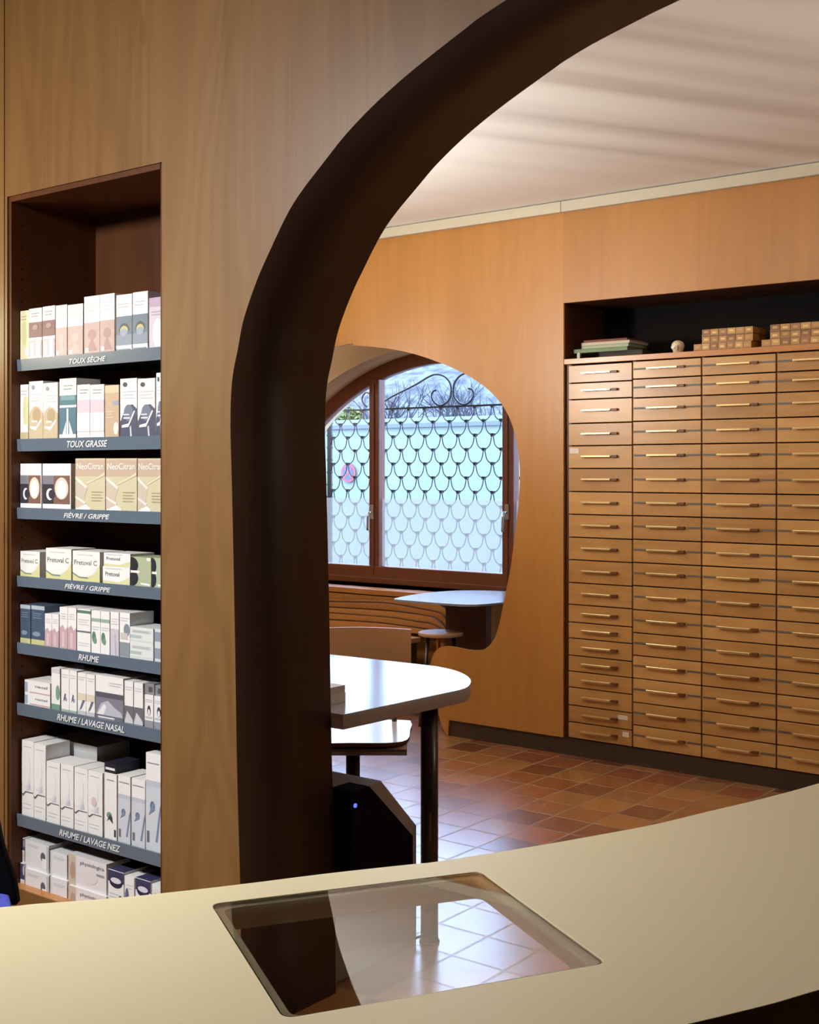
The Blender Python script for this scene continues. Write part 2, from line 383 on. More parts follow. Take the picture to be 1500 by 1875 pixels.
# window 1
win = bpy.data.objects.new('window_1', None); C.objects.link(win); win.location = (WC, WY, WZ0); win['kind'] = 'structure'
wo = (WC, WY, WZ0)
XM1, XM2 = pv(686, 900, WY).x, pv(931, 900, WY).x
ZG = CH-.645
mb = MB(); mb.prism([arc(WR-.004, WZ0), arc(WR-.085, WZ0+.05)], XZ, WY, WY+.07, [M['winframe']]*2+[[M['winframe']]*2]); mb.build('window_frame', win, wo)
for xm in (XM1, XM2):
    zt = wz+math.sqrt((WR-.07)**2-(xm-WC)**2)
    mb = MB(); mb.box(xm-.042, xm+.042, WY-.008, WY+.062, WZ0+.03, zt, M['winframe'])
    mb.box(xm-.006, xm+.006, WY-.018, WY-.006, WZ0+.06, zt-.03, M['winframe'])
    mb.build('mullion', win, wo, bevel=.006)
mb = MB(); mb.box(WC-WR+.03, WC+WR-.03, WY-.012, WY+.06, WZ0+.02, ZG, M['winframe']); mb.box(WC-WR+.03, WC+WR-.03, WY-.03, WY+.02, WZ0+.004, WZ0+.045, M['winframe']); mb.build('bottom_rail', win, wo, bevel=.006)
FZ = pv(800, 915, WY).z
def arcx(x, r=WR-.09): return wz+math.sqrt(max(0, r*r-(x-WC)**2))
for a, b in ((WC-WR+.10, XM1-.04), (XM1+.04, XM2-.04), (XM2+.04, WC+WR-.10)):
    xs = [a+(b-a)*i/14 for i in range(15)]
    poly = [(a, ZG), (b, ZG)] + [(x, max(arcx(x, WR-.075), ZG+.02)) for x in xs[::-1]]
    mb = MB(); mb.prism([poly], XZ, WY+.03, WY+.036, [M['pane']]*2+[[M['pane']]]); p = mb.build('pane', win, wo)
    lowp = [(a, ZG), (b, ZG)] + [(x, min(FZ, max(arcx(x, WR-.08), ZG+.02))) for x in xs[::-1]]
    mb = MB(); mb.face([(x, WY+.028, z) for x, z in lowp], M['frost']); f = mb.build('frosted_film', p, wo)
    f['label'] = 'milky frosted film on the lower pane'
for px, py in ((681, 938), (928, 938)):
    c = pv(px, py, WY-.02)
    mb = MB(); mb.box(c.x-.014, c.x+.014, WY-.024, WY-.009, c.z-.045, c.z+.05, M['chrome'])
    mb.tube([(c.x, WY-.02, c.z), (c.x, WY-.05, c.z), (c.x-.006, WY-.055, c.z-.03), (c.x-.008, WY-.055, c.z-.12)], .008, M['chrome'])
    mb.build('window_handle', win, wo)['label'] = 'brushed steel window handle'
# sill ledge and panelling under the window
mb = MB(); mb.box(RX0+.01, -1.73, 6.18, WY, WZ0-.035, WZ0, M['ledge']); struct(mb.build('trim_3', bevel=.004))

# ================================================================== DRAWER CABINETS
ya = [667.8, 702.1, 732.2, 775.7, 816.6, 857.8, 900, 941.6, 983.5, 1024.7, 1066.5, 1106.5, 1138.8, 1168, 1199.6, 1228.6, 1258, 1290.7, 1321.4, 1350.5]
yb = [660.0, 694.3, 729, 771.7, 814.3, 858.4, 901.9, 944.3, 987.5, 1029.9, 1072.4, 1116.3, 1158.4, 1199.9, 1241.7, 1285.8, 1327.3, 1367.5]
za = [pv(1043, y, D2).z for y in ya]; zb = [pv(1160, y, D2).z for y in yb]
zb[0] = BZ0-.004; za[0] = BZ0-.006; za[-1] = zb[-1] = PZ+.003
CABLAB = ['honey wood drawer cabinet without name strips, leftmost column of the drawer wall',
          'wooden drawer cabinet with name strips, directly right of the strip-less column',
          'wooden drawer cabinet with name strips, third column from the opening',
          'wooden drawer cabinet with name strips at the right edge of the photo']
def make_drawer(par, o, x0, x1, z0, z1, first, sticker=None):
    w, h = x1-x0, z1-z0
    mb = MB(); mb.box(x0+.0035, x1-.0035, D2+.002, D2+.02, z0+.0028, z1-.0028, M['drawer'])
    mb.box(x0+.02, x1-.02, D2+.02, D2+.2, z0+.01, z1-.01, M['black'])
    d = mb.build('drawer', par, o, bevel=.0012, seg=1)
    hz = z0+h*(.53 if first else .56)
    a, b = (.23, .685) if first else (.225, .675)
    mb = MB(); mb.box(x0+w*a, x0+w*b, D2-.017, D2-.010, hz-.0045, hz+.0045, M['brass'])
    for q in (a+.02, b-.02): mb.box(x0+w*q-.003, x0+w*q+.003, D2-.011, D2+.002, hz-.003, hz+.003, M['brass'])
    mb.build('handle', d, o, bevel=.0015)['label'] = 'brass bar handle'
    mb = MB(); mb.box(x0+w*(b+.012), x0+w*(b+.095), D2-.012, D2+.002, hz-.0055, hz+.0055, M['brownblock'])
    mb.build('end_block', d, o)['label'] = 'small dark brown block'  # dark block just right of the brass bar
    if not first:
        for p, q in ((.02, .195), (.80, .985)):
            mb = MB(); mb.box(x0+w*p, x0+w*q, D2+.0005, D2+.002, hz-.005, hz+.004, M['tag']); mb.build('name_strip', d, o)['label'] = 'thin dark name strip'
    if sticker:
        p, q, r0, r1 = sticker
        mb = MB(); mb.box(x0+w*p, x0+w*q, D2+.0008, D2+.002, z0+h*r0, z0+h*r1, M['sticker']); mb.build('sticker', d, o)['label'] = 'pale paper sticker'
STK = {4: (.03, .17, .66, .90), 17: (.78, .93, .55, .80), 18: (.85, .95, .55, .85)}
for k in range(4):
    x0, x1 = XC[k], XC[k+1]; o = ((x0+x1)/2, D2+.2, PZ)
    c = empty('drawer_cabinet', o, 0, CABLAB[k], 'cabinet', 'drawer cabinets set in the far wall')
    mb = MB()
    mb.box(x0+.001, x1-.001, D2+.022, D2+.42, PZ, PZ+.002, M['black'])
    mb.box(x0-.0252 if k == 0 else x0+.0005, x0+.008, D2+.021, D2+.42, PZ, BZ0-.001, M['brownwood']); mb.box(x1-.008, x1-.0005, D2+.021, D2+.42, PZ, BZ0-.001, M['brownwood'])
    mb.box(x0+.008, x1-.008, D2+.41, D2+.42, PZ, BZ0-.001, M['orange']); mb.build('case', c, o)
    zs = za if k == 0 else zb
    for i in range(len(zs)-1):
        make_drawer(c, o, x0, x1, zs[i+1], zs[i], k == 0, STK.get(i) if k == 0 else None)
# recess above the drawers
mb = MB()
xa, xb = XC[0]-.024, XC[-1]+.010
mb.box(xa, xb, D2+.001, D2+.42, BZ0, BZ1, M['ledge'])
o = mb.build('trim_4', bevel=.002); struct(o)
mb = MB(); mb.box(xa-.012, xa, D2+.026, D2+.42, BZ1, RZT+.012, M['brownwood']); mb.box(xb, xb+.012, D2+.026, D2+.42, BZ1, RZT+.012, M['brownwood'])
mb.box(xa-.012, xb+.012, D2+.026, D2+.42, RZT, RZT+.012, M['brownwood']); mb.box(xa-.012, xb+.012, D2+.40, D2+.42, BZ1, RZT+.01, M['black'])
struct(mb.build('trim_5'))
# things on the recess shelf
def on_recess(px, y=D2+.04): return pv(px, 640, y).x
def sheetstack():
    spec = [('open_binder', 'dark closed binder at the bottom of the stack in the recess', 1092, 1172, .0, .03, lin((48, 44, 40)), .02, 'binder'),
            ('folder', 'green folder jutting out left under the pale folder', 1050, 1148, .030, .019, lin((112, 128, 96)), 0, 'folder'),
            ('folder', 'pale grey-green folder lying below the pale top paper', 1064, 1150, .049, .016, lin((150, 158, 130)), 0, 'folder'),
            ('paper_pad', 'whitish paper pad in the stack above the green folders', 1064, 1152, .065, .014, lin((176, 166, 146)), 0, 'paper'),
            ('notebook', 'reddish brown notebook on top of the recess stack', 1066, 1146, .079, .012, lin((110, 62, 46)), .01, 'notebook')]
    for nm, lb, a, b, z, h, col, dy, cat in spec:
        xa_, xb_ = on_recess(a), on_recess(b); y0 = D2+.045+dy
        o = ((xa_+xb_)/2, y0+.1, BZ1+z)
        mb = MB(); m1 = plain(nm+str(a), col, .6)
        mb.box(xa_, xb_, y0, y0+.2, BZ1+z, BZ1+z+.0015, m1); mb.box(xa_, xb_, y0, y0+.2, BZ1+z+h-.002, BZ1+z+h, m1); mb.box(xa_, xa_+.002, y0, y0+.2, BZ1+z, BZ1+z+h, m1)
        mb.box(xa_+.002, xb_-.002, y0+.003, y0+.197, BZ1+z+.0015, BZ1+z+h-.002, plain('pages_'+nm+str(a), tuple(min(1, c*1.25) for c in col), .8, noise=.3, nscale=200))
        tag(mb.build(nm, None, o), lb, cat, 'papers stacked in the recess')
    xk = on_recess(1063); mb = MB(); mb.box(xk-.008, xk+.008, D2+.020, D2+.030, BZ1, BZ1+.028, plain('clip_white', lin((170, 165, 150)), .5)); mb.tube([(xk-.006, D2+.025, BZ1+.028), (xk, D2+.025, BZ1+.030), (xk+.006, D2+.025, BZ1+.028)], .003, M['chrome'])
    tag(mb.build('paper_clip', None, (xk, D2+.025, BZ1)), 'small whitish clip standing under the green folder', 'clip')
sheetstack()
xc = on_recess(1240)
t = empty('ornament', (xc, D2+.05, BZ1), 0, 'small round cream ceramic ornament beside the left tray stack', 'ornament')
o = (xc, D2+.05, BZ1)
prof = [(.018, 0), (.022, .003), (.024, .012), (.029, .024), (.031, .033), (.029, .043), (.023, .052), (.013, .058), (.004, .060)]
mb = MB(); mb.tube([(xc, D2+.05, BZ1+z) for r, z in prof], [r for r, z in prof], plain('cream_ceramic', lin((216, 196, 158)), .35), 24); mb.build('body', t, o)
mb = MB(); mb.box(xc+.001, xc+.013, D2+.017, D2+.024, BZ1+.010, BZ1+.034, plain('ceramic_shade', lin((150, 128, 96)), .4)); mb.box(xc-.02, xc-.004, D2+.019, D2+.026, BZ1+.02, BZ1+.03, plain('ceramic_pale', lin((230, 216, 184)), .4)); mb.build('relief', t, o)
gold = [plain('tray_gold_%d' % i, lin(c), .5, noise=.15) for i, c in enumerate(((150, 104, 48), (172, 124, 62), (132, 88, 38), (186, 142, 78)))]
tagm = plain('tray_label', lin((222, 182, 112)), .5)
for si, (rows, nm) in enumerate(((((1270, 1376), (1283, 1377), (1283, 1377)), 'left'), (((1394, 1520), (1408, 1522), (1408, 1522)), 'right'))):
    for r, (a, b) in enumerate(rows):
        xa_, xb_ = on_recess(a, D2+.02), on_recess(b, D2+.02); z0 = BZ1+r*.0335; y0 = D2+.02+(.012 if r else 0)
        xb_ = min(xb_, XC[-1]-.01)
        t = empty('card_tray', ((xa_+xb_)/2, y0+.08, z0), 0, 'long gilded tray of small compartments, %s tier of the %s tray stack in the recess' % (('bottom', 'middle', 'top')[r], nm), 'tray', 'stacked compartment trays in the recess')
        o = ((xa_+xb_)/2, y0+.08, z0)
        mb = MB(); mb.box(xa_, xb_, y0, y0+.16, z0, z0+.006, gold[2]); mb.box(xa_, xb_, y0+.154, y0+.16, z0, z0+.0325, gold[2]); mb.build('base', t, o)
        n = 7 if r == 0 else 6
        for i in range(n):
            p, q = xa_+(xb_-xa_)*i/n, xa_+(xb_-xa_)*(i+1)/n
            mb = MB(); mb.box(p+.0012, q-.0012, y0+.002, y0+.15, z0+.006, z0+.0325, gold[(i*3+r) % 4 if (i+r) % 3 else 1])
            zc = z0+.019+random.uniform(-.003, .003)
            mb.box(p+(q-p)*.25, p+(q-p)*.75, y0+.0012, y0+.002, zc-.005, zc+.005, tagm if (i+r) % 2 else gold[3]); mb.build('compartment', t, o)

# ================================================================== NEAR SHELVING UNIT
SY = 2.226                    # front plane of the rails
un = empty('shelving_unit', ((NXL+NXR)/2, NYB-.15, NZB), 0, 'tall built-in wooden shelving unit with dark blue label rails, left of the arch', 'shelves')
uo = ((NXL+NXR)/2, NYB-.15, NZB)
e = .001
mb = MB(); mb.box(NXL+e, NXL+.012, D1+.006, NYB-.012, NZB+e, NZT-e, M['shadedniche'])
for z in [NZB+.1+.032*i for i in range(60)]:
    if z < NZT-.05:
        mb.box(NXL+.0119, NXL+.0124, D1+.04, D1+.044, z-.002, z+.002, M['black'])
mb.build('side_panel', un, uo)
mb = MB(); mb.box(NXR-.012, NXR-e, D1+.006, NYB-.012, NZB+e, NZT-e, M['shadedniche']); mb.build('side_panel', un, uo)
mb = MB(); mb.box(NXL+e, NXR-e, NYB-.012, NYB-e, NZB+e, NZT-e, M['shadedniche']); mb.build('back_panel', un, uo)
mb = MB(); mb.box(NXL+.012, NXR-.012, D1+.004, NYB-.012, NZT-.016, NZT-e, M['shadedniche']); mb.build('top_panel', un, uo)
LX, RXX = NXL+.0135, NXR-.0135
RAILS = [('TOUX SÈCHE', 657.2, 679.2, 636.5, 659.6, 128, 195), ('TOUX GRASSE', 804, 826, 797.5, 823, 124, 198), ('FIÈVRE / GRIPPE', 931.2, 950.8, 935, 959, 118, 202),
         ('FIÈVRE / GRIPPE', 1055, 1073.5, 1075.5, 1098.7, 120, 204), ('RHUME', 1176, 1197, 1212.5, 1234.7, 145, 183), ('RHUME / LAVAGE NASAL', 1287, 1308, 1336, 1361.6, 106, 229), ('RHUME / LAVAGE NEZ', 1489, 1513.5, 1564, 1586, 110, 222)]
SZ = []
for txt, a, b, c, d, tx0, tx1 in RAILS:
    zt = (pv(30, a, SY).z+pv(296, c, SY).z)/2; zb_ = (pv(30, b, SY).z+pv(296, d, SY).z)/2
    SZ.append(zt-.003)
    mb = MB(); mb.box(LX, RXX, SY+.004, NYB-.0125, zt-.022, zt-.003, M['shelfboard']); sh = mb.build('shelf', un, uo)
    mb = MB(); mb.prism([[(SY+.004, zb_+.001), (SY, zb_), (SY-.002, zt), (SY+.0035, zt)]], YZ, LX, RXX, [M['rail']]*2+[[M['rail']]])
    zm = (zt+zb_)/2+.0
    put_text(mb, txt, pv(tx0, 0, SY).x, pv(tx1, 0, SY).x, zm, (zt-zb_)*.52, SY-.0028, M['railtext'], .25, .018)
    r = mb.build('label_rail', sh, uo, recalc=False); r['label'] = 'blue-grey label rail reading ' + txt
ZB8 = pv(26, 1640, SY).z
mb = MB(); mb.box(LX, RXX, D1+.004, NYB-.0125, NZB+.001, ZB8, M['ledge']); mb.build('bottom_shelf', un, uo)
SZ.append(ZB8)
# ------------------------------------------------------------------ medicine boxes
BY = 2.236
W_, LG, MG, DG = (238, 238, 238), (205, 207, 212), (150, 152, 158), (70, 74, 84)
def box(shelf, x0, x1, yt, label, deco=(), base=W_, group=None, depth=.085, ybot=None, dy=0.0, top=None, text=(), cat='medicine box'):
    y = BY+dy
    p = pv(x0, yt, y); xa_ = p.x+.0008; xb_ = pv(x1, yt, y).x-.0008; zt = p.z
    xb_ = min(xb_, RXX-.001); xa_ = max(xa_, LX+.001)
    z0 = SZ[shelf] if ybot is None else pv(x0, ybot, y).z
    w, h = xb_-xa_, zt-z0
    o = ((xa_+xb_)/2, y+depth/2, z0)
    mb = MB(); mb.box(xa_, xb_, y, y+depth, z0, zt, card(base))
    if top: mb.box(xa_+.0003, xb_-.0003, y+.0003, y+depth-.0003, zt-.002, zt+.0003, card(top))
    lay = .0003
    cl = lambda q: min(1., max(0., q))
    for k, dd in enumerate(deco):
        yy = y-lay*(1+.5*k)
        kind = dd[0]
        if kind == 'r':
            _, fx0, fz0, fx1, fz1, col = dd
            mb.face([(xa_+w*fx0, yy, z0+h*fz0), (xa_+w*fx1, yy, z0+h*fz0), (xa_+w*fx1, yy, z0+h*fz1), (xa_+w*fx0, yy, z0+h*fz1)], card(col))
        elif kind == 'e':
            _, cx, cz, rx, rz, col = dd[:6]; a0, a1 = (dd[6], dd[7]) if len(dd) > 6 else (0, 360)
            pts = [(xa_+w*cl(cx+rx*math.cos(math.radians(a0+(a1-a0)*i/20))), yy, z0+h*cl(cz+rz*math.sin(math.radians(a0+(a1-a0)*i/20)))) for i in range(20 if a1-a0 == 360 else 21)]
            mb.face(pts, card(col))
        elif kind == 'p':
            mb.face([(xa_+w*a, yy, z0+h*b) for a, b in dd[1]], card(dd[2]))
        elif kind == 't':
            _, s, fx0, fx1, fz, fh, col = dd
            put_text(mb, s, xa_+w*fx0, xa_+w*fx1, z0+h*fz, h*fh, yy, card(col), 0, .01)
        elif kind == 'l':                 # a block of illegible fine print: thin bars
            _, fx0, fx1, fz, n, col = dd
            for i in range(n):
                zz = z0+h*(fz-i*.055); x1_ = fx1-(.13 if i % 2 else 0)*(fx1-fx0)
                mb.face([(xa_+w*fx0, yy, zz-.0013), (xa_+w*x1_, yy, zz-.0013), (xa_+w*x1_, yy, zz+.0013), (xa_+w*fx0, yy, zz+.0013)], card(col))
    return tag(mb.build('medicine_box', None, o, recalc=False), label, cat, group or GRP[shelf])
GRP = ['boxes on the TOUX SÈCHE shelf', 'boxes on the TOUX GRASSE shelf', 'boxes on the upper FIÈVRE / GRIPPE shelf', 'boxes on the lower FIÈVRE / GRIPPE shelf', 'boxes on the RHUME shelf', 'boxes on the RHUME / LAVAGE NASAL shelf', 'boxes on the RHUME / LAVAGE NEZ shelf', 'boxes on the bottom shelf']
LAT = 'on the TOUX SÈCHE shelf'
def syrup(t, c1, c2): return [('r', 0, 0, 1, t, c1), ('p', [(.15, .06), (.5, .30), (.85, .06)], c2), ('e', .5, t*.62, .26, .09, c2), ('l', .12, .85, .86, 3, LG), ('r', .1, .05, .3, .12, W_)]
box(0, 29, 53, 571, 'pale yellow medicine box at the left end of the TOUX SÈCHE shelf', [('r', .55, .1, 1, .24, W_), ('e', .45, .55, .3, .25, (222, 220, 150)), ('l', .15, .8, .88, 2, (190, 180, 120))], (232, 228, 178))
mar = [('r', 0, .43, 1, .73, (122, 74, 86)), ('r', .0, .06, 1, .38, (196, 176, 186)), ('r', .12, .06, .36, .33, (240, 232, 236)), ('r', .56, .06, .84, .36, (238, 228, 234)), ('r', 0, .0, 1, .06, W_), ('e', .5, .63, .22, .05, (160, 120, 128)), ('l', .2, .8, .9, 2, MG)]
box(0, 53, 77, 566, 'left of the two white boxes with a maroon band, TOUX SÈCHE shelf', mar)
box(0, 78, 101, 562, 'right of the two white boxes with a maroon band, TOUX SÈCHE shelf', mar)
pk, pk2 = (196, 164, 162), (178, 140, 140)
box(0, 102, 123, 560, 'shorter pink and white box beside the maroon-banded boxes, TOUX SÈCHE shelf', syrup(.57, pk, (206, 178, 176)))
box(0, 124, 152, 559, 'shorter pink and white box beside the taller pink box, TOUX SÈCHE shelf', syrup(.58, pk, (206, 178, 176)))
box(0, 154, 183, 544, 'taller pink and white box, left of its pair, TOUX SÈCHE shelf', syrup(.55, pk, pk2))
box(0, 183, 210, 540, 'taller pink and white box beside a blue and white box, TOUX SÈCHE shelf', syrup(.56, pk, pk2))
bl = [('r', 0, .1, 1, .62, (108, 128, 150)), ('r', 0, .1, 1, .3, (134, 150, 172)), ('e', .5, .36, .34, .14, (84, 92, 96), 0, 180), ('e', .5, .36, .26, .09, (198, 194, 120), 0, 180), ('e', .5, .33, .24, .07, (150, 166, 188)), ('r', 0, .07, 1, .11, W_), ('r', .05, .0, .9, .05, (120, 140, 170)), ('l', .12, .85, .84, 2, LG)]
box(0, 213, 242, 541, 'left of the two blue and white boxes with a yellow arc, TOUX SÈCHE shelf', bl)
box(0, 243, 271, 536, 'right of the two blue and white boxes with a yellow arc, TOUX SÈCHE shelf', bl)
box(0, 273, 300, 546, 'lilac medicine box at the right end of the TOUX SÈCHE shelf', [('r', 0, .82, 1, 1, (186, 160, 190)), ('e', .6, .3, .35, .3, (226, 220, 230)), ('l', .15, .85, .72, 2, (170, 150, 180))], (206, 196, 214))
# second shelf
g = 'TOUX GRASSE shelf'
box(1, 32, 52, 705, 'white box with a lime green glow at the left end, '+g, [('e', .7, .5, .35, .3, (224, 230, 160)), ('r', .45, .14, 1, .28, W_), ('r', 0, 0, 1, .14, (214, 190, 140)), ('l', .1, .9, .88, 2, LG)])
tn = [('p', [(0, 0), (1, 0), (1, .45), (.75, .55), (.4, .58), (.1, .5), (0, .42)], (206, 186, 150)), ('e', .55, .42, .28, .12, (186, 162, 122)), ('p', [(.1, .2), (.5, .16), (.9, .32), (.86, .35), (.5, .22), (.1, .24)], W_), ('r', .2, .3, .6, .33, W_), ('e', .3, .9, .12, .04, MG), ('l', .15, .9, .78, 3, LG)]
box(1, 53, 79, 699, 'left of the two white boxes with a tan chest picture, '+g, tn)
box(1, 79, 106, 702, 'right of the two white boxes with a tan chest picture, '+g, tn)
box(1, 109, 140, 694, 'white box with teal panels and a white cross bar, '+g, [('r', 0, .56, 1, .72, (70, 128, 142)), ('r', .08, .64, .92, .71, (110, 160, 172)), ('r', 0, .06, 1, .52, (74, 124, 146)), ('p', [(.4, .06), (.42, .3), (.2, .1), (.2, .06)], W_), ('p', [(.6, .06), (.58, .3), (.8, .1), (.8, .06)], W_), ('r', .44, .06, .54, .5, W_), ('r', 0, 0, 1, .08, W_), ('l', .25, .8, .88, 2, MG)])
pb = [('r', 0, .48, 1, .72, (216, 194, 212)), ('r', 0, .14, 1, .46, (236, 226, 232)), ('r', 0, .12, 1, .14, (214, 190, 204)), ('l', .2, .85, .9, 2, MG)]
box(1, 141, 165, 705, 'left of the two white boxes with a pale pink band, '+g, pb)
box(1, 165, 191, 705, 'right of the two white boxes with a pale pink band, '+g, pb)
box(1, 192, 218, 706, 'orange-tan box between the pink-banded and navy boxes, '+g, [('r', 0, .85, 1, 1, (220, 196, 160)), ('r', .55, .62, 1, .7, (150, 164, 186)), ('e', .8, .18, .18, .12, (238, 226, 214)), ('l', .1, .6, .5, 3, (222, 200, 170))], (204, 172, 140))
nv = [('p', [(0, 0), (1, 0), (1, .48), (.75, .56), (.5, .55), (.2, .42), (.05, .3), (0, .28)], (74, 84, 116)), ('e', .5, .42, .28, .14, (112, 122, 150)), ('p', [(.1, .17), (.5, .18), (.9, .44), (.84, .46), (.5, .24), (.1, .21)], W_), ('p', [(.62, 0), (.72, 0), (.66, .2), (.58, .18)], LG), ('r', .2, .32, .6, .345, W_), ('r', .2, .38, .55, .40, W_), ('e', .3, .9, .13, .04, DG), ('l', .12, .92, .78, 3, LG)]
box(1, 220, 251, 694, 'left of the two white boxes with a navy chest picture, '+g, nv)
box(1, 252, 284, 694, 'right of the two white boxes with a navy chest picture, '+g, nv)
box(1, 286, 300, 683, 'tall white box with navy picture at the right end, '+g, nv)
# third shelf
g = 'upper FIÈVRE / GRIPPE shelf'
dk = [('r', 0, .12, .42, .74, (58, 58, 74)), ('r', 0, .55, .42, .74, (128, 130, 144)), ('r', .40, .12, .97, .74, (134, 96, 84)), ('e', .68, .46, .24, .24, (236, 214, 190)), ('e', .68, .44, .17, .19, (252, 250, 242)), ('e', .27, .33, .13, .13, W_), ('e', .34, .33, .12, .10, (58, 58, 74))]
box(2, 29, 76, 849, 'left of the two dark boxes with a bright glow picture, '+g, dk)
box(2, 78, 130, 849, 'right of the two dark boxes with a bright glow picture, '+g, dk)
neo = [('r', 0, .66, 1, .97, (204, 176, 152)), ('p', [(0, .0), (.45, .0), (.3, .22), (.42, .45), (.2, .55), (0, .64)], (208, 192, 172)), ('p', [(0, .60), (.36, .42), (.40, .46), (0, .66)], (238, 230, 218)), ('p', [(.0, .24), (.32, .12), (.36, .16), (.0, .28)], (238, 230, 218)), ('p', [(.02, 0), (.5, .0), (.5, .05), (.36, .12), (.02, .03)], (244, 240, 232)), ('p', [(.4, .5), (1, .68), (1, .74), (.7, .62), (.4, .54)], (226, 216, 184)), ('t', 'NeoCitran', .05, .95, .85, .12, (248, 244, 236)), ('l', .55, .92, .36, 4, (176, 168, 128))]
for i, (a, b, lb) in enumerate(((138, 193, 'beige hot-drink box beside the glow-picture boxes, '), (194, 251, 'middle beige hot-drink box of three, '), (252, 300, 'beige hot-drink box at the right end, '))):
    box(2, a, b, 839.5, lb+g, neo, (212, 204, 164))
# fourth shelf
g = 'lower FIÈVRE / GRIPPE shelf'
pre = [('p', [(0, 0), (1, 0), (1, .62), (.9, .4), (.72, .22), (.4, .13), (0, .28)], (222, 220, 150)), ('e', .42, .52, .48, .36, (240, 240, 236)), ('t', 'Pretuval C', .06, .9, .63, .16, (88, 92, 86)), ('l', .15, .75, .88, 1, LG), ('p', [(0, .25), (.25, .12), (.6, .12), (.55, .16), (.25, .16), (0, .3)], (120, 140, 136))]
box(3, 29, 73, 1008, 'white and lime box at the left end, '+g, pre)
box(3, 84, 131, 1003, 'white and lime box second from the left, '+g, pre)
box(3, 133, 183, 1008, 'white and lime box beside the flat stacked pair, '+g, pre)
sm = [('p', [(0, 0), (1, 0), (1, .45), (.6, .15), (0, .2)], (222, 222, 160)), ('t', 'Pretuval', .1, .62, .58, .24, (80, 86, 80)), ('l', .1, .7, .88, 1, LG)]
box(3, 188, 238, 1036, 'lower of the two flat stacked white and lime boxes, '+g, sm)
box(3, 190, 239, 1011.5, 'upper of the two flat stacked white and lime boxes, '+g, sm, ybot=1036)
gr = [('e', 0, .72, .38, .28, (44, 46, 58)), ('e', 0, .28, .38, .28, (44, 46, 58)), ('r', 0, .46, .45, .54, W_), ('p', [(.5, .08), (.95, .05), (.95, .12), (.5, .14)], W_), ('r', .8, .88, 1, .99, (228, 230, 220))]
box(3, 239, 277, 1019, 'green box with dark half circles beside the flat pair, '+g, gr, (178, 190, 150))
box(3, 278, 300, 1021, 'green box with dark half circles at the right end, '+g, gr, (178, 190, 150))
# fifth shelf
g = 'RHUME shelf'
nb = [('r', 0, 0, 1, .14, (206, 206, 140)), ('r', 0, .9, 1, 1, (176, 194, 210)), ('e', .4, .28, .3, .06, (130, 156, 176)), ('l', .15, .8, .8, 3, (110, 136, 168))]
box(4, 33, 56, 1106, 'left of the two navy boxes with a yellow foot, '+g, nb, (70, 90, 120))
box(4, 57, 82, 1108, 'right of the two navy boxes with a yellow foot, '+g, nb, (70, 90, 120))
pi = [('p', [(0, 0), (1, 0), (1, .54), (.7, .46), (.4, .58), (0, .5)], (206, 168, 178)), ('r', .3, .05, .6, .4, (222, 192, 200)), ('l', .15, .85, .84, 3, LG)]
box(4, 82, 95, 1123, 'shorter pink-footed box beside the navy boxes, '+g, pi)
box(4, 95, 108, 1124, 'shorter pink-footed box beside the taller pink-footed pair, '+g, pi)
box(4, 109, 124, 1111, 'left of the two taller pink-footed boxes, '+g, pi)
box(4, 124, 140, 1112, 'right of the two taller pink-footed boxes, '+g, pi)
box(4, 141, 166, 1114, 'white box with a green top stripe and grey line, '+g, [('r', 0, .9, 1, .97, (96, 136, 120)), ('r', 0, .45, 1, .49, (110, 116, 132)), ('l', .1, .9, .75, 3, LG), ('l', .1, .9, .2, 2, LG)])
gs = [('r', .0, .74, 1, .82, (150, 182, 166)), ('e', .3, .38, .22, .13, (84, 146, 112)), ('e', .42, .3, .2, .08, (112, 164, 134)), ('l', .1, .9, .62, 2, LG)]
box(4, 167, 184, 1117, 'left of the two white boxes with green leaf mark, '+g, gs)
box(4, 184, 201, 1119, 'right of the two white boxes with green leaf mark, '+g, gs)
box(4, 202, 218, 1120, 'grey-lilac footed white box right of the leaf boxes, '+g, [('r', 0, .0, 1, .62, (202, 198, 212)), ('p', [(.6, 0), (.75, 0), (.6, .5), (.5, .5)], (176, 170, 190)), ('l', .1, .9, .84, 3, LG)])
box(4, 219, 238, 1121, 'white box with grey-blue figure and foot, '+g, [('r', 0, .02, 1, .34, (138, 152, 164)), ('e', .7, .62, .3, .14, (130, 146, 164)), ('r', .1, .4, .8, .55, (206, 196, 196)), ('l', .1, .9, .88, 2, LG)])
fl = [('r', 0, .3, .5, .5, (178, 196, 200)), ('r', 0, .1, 1, .2, (210, 220, 220)), ('l', .1, .9, .8, 3, (190, 200, 204))]
box(4, 238, 281, 1175.5, 'lower of the flat pale boxes beside the grey-blue figure box, '+g, fl, (224, 230, 230))
box(4, 238, 281, 1147, 'upper of the flat pale boxes beside the grey-blue figure box, '+g, fl, (224, 230, 230), ybot=1175.5)
box(4, 283, 300, 1180, 'lower flat blue-grey box at the right end, '+g, [('r', 0, .2, .7, .8, (140, 156, 168))], (214, 222, 224))
box(4, 283, 300, 1151, 'upper flat blue-grey box at the right end, '+g, [('r', 0, .2, .7, .8, (140, 156, 168))], (214, 222, 224), ybot=1180)
